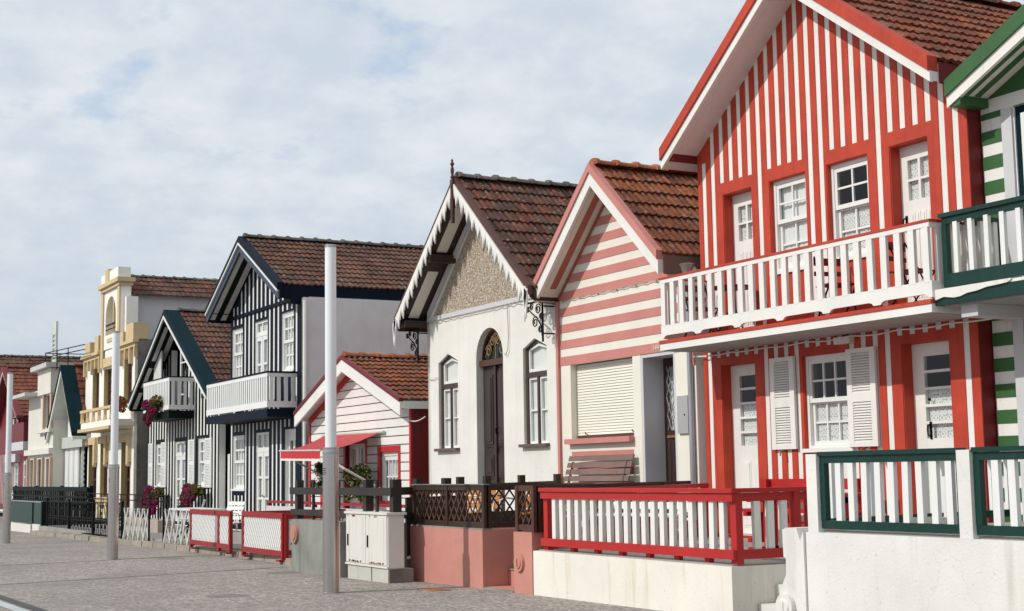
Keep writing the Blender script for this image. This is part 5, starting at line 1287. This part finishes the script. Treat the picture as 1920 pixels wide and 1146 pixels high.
# ================================================================== STREET FURNITURE
def lamp(x, y, label):
    z = gz(x); o = thing('lamp_post', (x, y, z), label, 'lamp post', 'tubular lamp posts along the promenade')
    m = MB().lathe(x, y, [(.112, z-.05), (.112, z+1.93), (.106, z+1.935), (.106, z+1.975), (.112, z+1.98), (.112, z+1.99), (.08, z+1.995)], 32); part('steel_base', m, METAL, o, True)
    part('collar', MB().lathe(x, y, [(.1135, z+1.905), (.118, z+1.91), (.118, z+1.945), (.1135, z+1.95)], 32), GALV, o, True)
    part('light_tube', MB().lathe(x, y, [(.079, z+1.98), (.079, z+4.82), (.076, z+4.835)], 32), LAMPW, o, True)
    part('cap', MB().lathe(x, y, [(.082, z+4.80), (.082, z+4.84), (.02, z+4.85)], 32), GALV, o, True)
    v = MB()
    for i in range(4):
        zz = z+1.62+.025*i
        v.add([(x+.1135*math.cos(a), y+.1135*math.sin(a), zz+k_) for a in [R(-105+6*q) for q in range(9)] for k_ in (0, .008)], [(2*q, 2*q+2, 2*q+3, 2*q+1) for q in range(8)])
    part('vent', v, IRON, o)
    part('foot_plate', MB().lathe(x, y, [(.13, z+.002), (.13, z+.012), (.11, z+.012)], 28), GALV, o)
lamp(-18.95, 7.42, 'white tube lamp post with steel base standing before the boarded house and concrete wall')
lamp(-31.25, 7.32, 'white tube lamp post standing before the yellow stucco house')
lamp(-43.3, 7.15, 'white tube lamp post standing before the dark red gabled house')

# utility cabinet
o = thing('utility_cabinet', (-20.97, 8.78, 0), 'cream metal utility cabinet with two rusty-edged doors on a concrete plinth', 'cabinet')
part('plinth', MB().box(-21.74, -20.80, 8.80, 9.0, -.1, .205).box(-20.76, -20.17, 8.80, 9.0, -.1, .205).box(-20.17, -20.13, 8.79, 9.2, -.1, .20).box(-21.74, -20.17, 9.0, 9.2, -.1, .20), mat('plinth_concrete', (.50, .49, .44), .9, .08, .4, (.2, .2, .17), .3, 40), o)
part('plinth_side', MB().box(-20.13, -20.115, 8.81, 9.2, -.1, .195), CONC2, o)
part('body', MB().box(-21.79, -20.14, 8.80, 9.06, .206, 1.0), CABW, o)
part('lid', MB().box(-21.82, -20.11, 8.765, 9.09, 1.001, 1.035), CABW, o)
for a, b_ in ((-21.77, -20.985), (-20.97, -20.17)):
    d = part('door', MB().box(a, b_, 8.783, 8.80, .25, .99), CABW, o)
    g = MB()
    for x in (a+.13, b_-.1): g.box(x, x+.006, 8.7815, 8.783, .29, .95)
    part('groove', g, GREYSOF, d)
    part('handle', MB().box(a+.07, a+.10, 8.768, 8.783, .50, .68), IRON, d)
    rr = MB()
    for i in range(14): xx = random.uniform(a+.02, b_-.1); rr.box(xx, xx+random.uniform(.02, .09), 8.7805, 8.783, *random.choice([(.255, .275), (.258, .285), (.955, .985)]))
    part('rust', rr, RUST, d)
part('skirt', MB().box(-21.80, -20.13, 8.775, 8.80, .207, .235), CABW, o)
for x, y, lb in ((-19.4, 6.1, 'round dark disc alone in the open paving'), (-23.9, 8.5, 'round dark disc by the concrete wall with the terracotta disc'), (-30.4, 8.32, 'round dark disc by the kerb below the scissor trellises')):
    single('paving_disc', MB().lathe(x, y, [(.30, gz(x)-.01), (.30, gz(x)+.004), (.27, gz(x)+.006), (.26, gz(x)+.003)], 24), CONC2, lb, 'drain cover', 'round dark discs in the paving')  # flat dark discs laid flush, standing in for dark patches of the paving
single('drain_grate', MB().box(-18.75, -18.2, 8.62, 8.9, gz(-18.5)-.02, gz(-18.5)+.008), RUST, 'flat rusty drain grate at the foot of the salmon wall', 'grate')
# ================================================================== GARDEN FURNITURE
def slat_bench(name, loc, rz, L, label, cat, m, legm, back=True, seat_n=4, back_n=4, iron=True, sh=.44, group=None, bt=.5):
    o = thing(name, (0, 0, 0), label, cat, group); s = MB()
    for i in range(seat_n): y = -.22+.44*i/(seat_n-1); s.box(-L/2, L/2, y-.048, y+.048, sh-.025, sh)
    part('seat', s, m, o)
    if back:
        b = MB()
        for i in range(back_n):
            z = sh+.10+.115*i; y = .24+.035*i; b.hexa([(-L/2, y, z-.045), (L/2, y, z-.045), (L/2, y+.025, z-.045), (-L/2, y+.025, z-.045), (-L/2, y+.025, z+.045), (L/2, y+.025, z+.045), (L/2, y+.05, z+.045), (-L/2, y+.05, z+.045)])
        part('backrest', b, m, o)
    for x in (-L/2+.15, L/2-.15):
        l = MB(); l.tube([(x, -.26, 0), (x, -.22, sh*.5), (x, -.2, sh-.03)], .022, 6); l.tube([(x, .34, 0), (x, .24, sh*.5), (x, .24, sh), (x, .24+.3*bt, sh+bt)], .022, 6); l.tube([(x, -.2, sh-.04), (x, .24, sh-.04)], .02, 6)
        if iron: l.tube([(x, -.2, sh), (x, -.22, sh+.2), (x, -.1, sh+.24), (x, .27, sh+.2)], .018, 6)
        part('leg', l, legm, o)
    o.location = loc; o.rotation_euler.z = rz; return o
slat_bench('garden_bench', (-16.3, 10.6, .60), R(16), 1.6, 'white slatted garden bench behind the red and white picket fence', 'bench', W2, W2, back_n=2, bt=.24)
# tilted brown slatted bench by the roller shutter
slat_bench('garden_bench', (-20.95, 12.68, .83), R(2), 1.95, 'brown slatted bench standing below the closed roller shutter', 'bench', BWOOD, DBRN, back_n=5, iron=False)
for x, y, lb in ((-23.0, 11.5, 'orange wooden garden bench behind the brown lattice, nearer the black fence'), (-21.35, 11.9, 'orange wooden garden bench behind the brown lattice, nearer the stair opening')):
    slat_bench('garden_bench', (x, y, .50), R(4), 1.45, lb, 'bench', ORANGE, W2, back_n=3, bt=.36)
def plank_bench(loc, L, label):
    o = thing('plank_bench', (0, 0, 0), label, 'bench')
    part('seat', MB().box(-L/2, L/2, -.17, .03, .42, .46).box(-L/2, L/2, .05, .25, .42, .46), FRED, o)
    part('backrest', MB().box(-L/2, L/2, .27, .305, .72, .86).box(-L/2, L/2, .25, .285, .54, .66), FRED, o)
    for x in (-L/2+.22, L/2-.22):
        part('leg', MB().box(x-.04, x+.04, -.1, .2, 0, .06).box(x-.035, x+.035, .0, .12, .06, .42).box(x-.035, x+.035, .19, .25, .42, .86).box(x-.04, x+.04, -.17, .25, .36, .419), FRED, o)
    o.location = loc; return o
plank_bench((-15.2, 12.55, .60), 2.3, 'red plank bench below the shuttered window of the red striped house')
o = thing('picnic_table', (-13.6, 11.3, .6), 'dark red plank table on the striped house terrace behind the green railing', 'table')
part('tabletop', MB().box(-14.5, -12.6, 11.0, 11.2, 1.27, 1.31).box(-14.5, -12.6, 11.22, 11.42, 1.27, 1.31).box(-14.5, -12.6, 11.44, 11.64, 1.27, 1.31), FRED, o)
for x in (-14.25, -12.85): part('leg', MB().box(x-.04, x+.04, 11.25, 11.4, .6, 1.27).box(x-.04, x+.04, 11.0, 11.64, .6, .66).box(x-.04, x+.04, 11.0, 11.64, 1.2, 1.269), FRED, o)
o = thing('parasol_base', (-11.45+.9, 10.6, 1.0), 'grey stone parasol base with a short white tube behind the green railing', 'parasol base')
part('block', MB().box(-10.85, -10.35, 10.4, 10.85, 1.0, 1.10), STONE, o); part('tube', MB().tube([(-10.6, 10.62, 1.10), (-10.6, 10.62, 1.5)], .035, 12), W2, o, True)
def bistro_chair(loc, rz, label, m=DRED):
    o = thing('bistro_chair', (0, 0, 0), label, 'chair', 'folding chairs on the long white balcony'); s = MB()
    for i in range(5): y = -.17+.085*i; s.box(-.2, .2, y-.034, y+.034, .44, .456)
    part('seat', s, m, o)
    b = MB(); b.box(-.2, .2, .235, .25, .74, .84); b.box(-.2, .2, .23, .245, .6, .66); part('backrest', b, m, o)
    for x in (-.19, .19): part('leg', MB().tube([(x, -.2, 0), (x, .24, .86)], .012, 6), IRON, o); part('leg', MB().tube([(x, .22, 0), (x, -.18, .44)], .012, 6), IRON, o)
    o.location = loc; o.rotation_euler.z = rz; return o
c0 = bistro_chair((-17.55, 12.78, 3.54), R(80), 'folding chair beside the small round table on the long white balcony')
def table(loc, label):
    o = thing('bistro_table', (0, 0, 0), label, 'table')
    part('tabletop', MB().lathe(0, 0, [(.30, .68), (.31, .69), (.31, .705), (.29, .71)], 20), DRED, o)
    for a in range(3): part('leg', MB().tube([(0, 0, .68), (.06*math.cos(a*2.1), .06*math.sin(a*2.1), .35), (.26*math.cos(a*2.1), .26*math.sin(a*2.1), 0)], .013, 6), IRON, o)
    o.location = loc; return o
for x, rz, lb in ((-14.55, R(75), 'folding chair below the dark upper window on the long white balcony'), (-13.15, R(100), 'folding chair before the handled white door on the long white balcony')):
    copy_tree(c0, (x, 12.8, 3.54), rz, lb)
table((-16.85, 12.85, 3.54), 'small round table on the long white balcony')
# folding table and things behind the trellises
o = thing('folding_table', (-36.7, 10.6, .07), 'folding table with crossed dark legs between the two scissor trellises', 'table')
part('tabletop', MB().box(-38.2, -35.6, 10.4, 11.2, .78, .82), W2, o)
for x in (-37.4, -36.6): part('leg', MB().tube([(x-.35, 10.5, .07), (x+.35, 11.0, .78)], .022, 6), IRON, o); part('leg', MB().tube([(x+.35, 10.5, .07), (x-.35, 11.0, .78)], .022, 6), IRON, o)
c1 = slat_bench('garden_chair', (-34.9, 10.9, .07), R(25), .6, 'white slatted chair between scissor trellis and lattice screen, before the navy striped house', 'chair', W2, W2, back_n=4, group=None)
copy_tree(c1, (-39.0, 11.2, .07), R(-20), 'white slatted chair behind the scissor trellis nearest the iron fence')
single('stacked_planter', MB().box(-46.0, -41.2, 10.9, 11.4, .07, .42), mat('stone_planter', (.40, .34, .28), .9, .1, .3), 'low stone planter below the petunias', 'planter')
# overhead cable from the boarded house to the roughcast house
w = MB(); w.tube([(-28.95+.12*i, 13.1, 2.80-.07*math.sin(pi*i/8)+.02*i/8) for i in range(9)], .012, 5)
single('overhead_cable', w, W2, 'white cable slung from the boarded house to the roughcast wall', 'cable')

# ================================================================== SKY, SUN, CAMERA
az, el = R(9.0), R(39)
d = Vector((-math.sin(az)*math.cos(el), -math.cos(az)*math.cos(el), math.sin(el)))   # towards the sun
sl = bpy.data.lights.new('sun', 'SUN'); sl.energy = 3.05; sl.angle = R(.6); sl.color = (1, .955, .89)
so = bpy.data.objects.new('sun', sl); COL.objects.link(so); so.rotation_euler = d.to_track_quat('Z', 'Y').to_euler(); so.location = (-20, -30, 40)
wd = bpy.data.worlds.new('World'); S.world = wd; wd.use_nodes = True; nt = wd.node_tree
for n_ in list(nt.nodes): nt.nodes.remove(n_)
out = nt.nodes.new('ShaderNodeOutputWorld'); bg = nt.nodes.new('ShaderNodeBackground'); bg.inputs['Strength'].default_value = .10
sky = nt.nodes.new('ShaderNodeTexSky'); sky.sky_type = 'NISHITA'; sky.sun_disc = False; sky.sun_elevation = el
sky.sun_rotation = math.atan2(d.x, d.y); sky.air_density = 1.0; sky.dust_density = 1.2; sky.ozone_density = 1.0
tc = N(nt, 'ShaderNodeTexCoord'); sx = N(nt, 'ShaderNodeSeparateXYZ'); nt.links.new(tc.outputs['Generated'], sx.inputs[0])
def mth(op, a, b):
    m = N(nt, 'ShaderNodeMath', operation=op)
    for i, v in enumerate((a, b)):
        if hasattr(v, 'is_output'): nt.links.new(v, m.inputs[i])
        else: m.inputs[i].default_value = v
    return m.outputs[0]
zz = mth('ADD', mth('MAXIMUM', sx.outputs[2], 0.0), .30)
cx = N(nt, 'ShaderNodeCombineXYZ'); nt.links.new(mth('DIVIDE', sx.outputs[0], zz), cx.inputs[0]); nt.links.new(mth('DIVIDE', sx.outputs[1], zz), cx.inputs[1])
n1 = noise(nt, cx.outputs[0], 6.5, 8, .56); n2 = noise(nt, cx.outputs[0], 1.6, 3, .5)
nn = mth('ADD', mth('MULTIPLY', n1, .7), mth('MULTIPLY', n2, .45))
cov = ramp(nt, nn, [(.335, 0), (.47, 1)])
n3 = mth('ADD', mth('MULTIPLY', noise(nt, cx.outputs[0], 9.5, 8, .58), .62), mth('MULTIPLY', noise(nt, cx.outputs[0], 2.6, 3, .5), .38))
ccol = ramp(nt, n3, [(.39, (6.15, 6.9, 7.75)), (.61, (7.95, 8.3, 8.65))])
blue = mix(nt, .7, sky.outputs[0], (5.0, 6.7, 9.0))
cl = mix(nt, mth('MULTIPLY', cov, .95), blue, ccol)
hz = ramp(nt, sx.outputs[2], [(.03, 1), (.20, 0)])
cl = mix(nt, mth('MULTIPLY', hz, .75), cl, (5.2, 6.05, 6.95))
nt.links.new(cl, bg.inputs['Color']); nt.links.new(bg.outputs[0], out.inputs['Surface'])
# camera solved from the photograph's vanishing points
f_, p_, y_, r_ = 2710.9, 1.15251742e-01, 1.07196703, -1.58543724e-02
F = Vector((-math.sin(y_)*math.cos(p_), math.cos(y_)*math.cos(p_), math.sin(p_))); rr_ = Vector((math.cos(y_), math.sin(y_), 0)); up = rr_.cross(F)
Rt = rr_*math.cos(r_)+up*math.sin(r_); U = up*math.cos(r_)-rr_*math.sin(r_)
cam = bpy.data.cameras.new('camera'); cam.sensor_width = 36; cam.lens = 36*f_/1920; cam.clip_end = 8000; cam.clip_start = .1
co = bpy.data.objects.new('camera', cam); COL.objects.link(co)
co.matrix_world = Matrix(((Rt.x, U.x, -F.x, 0), (Rt.y, U.y, -F.y, 0), (Rt.z, U.z, -F.z, 1.6), (0, 0, 0, 1)))
S.camera = co
vs_ = S.view_settings; vs_.view_transform = 'Standard'; vs_.look = 'None'; vs_.gamma = 1; vs_.exposure = 0
S.cycles.max_bounces = 8; S.cycles.transparent_max_bounces = 12; S.cycles.use_denoising = True
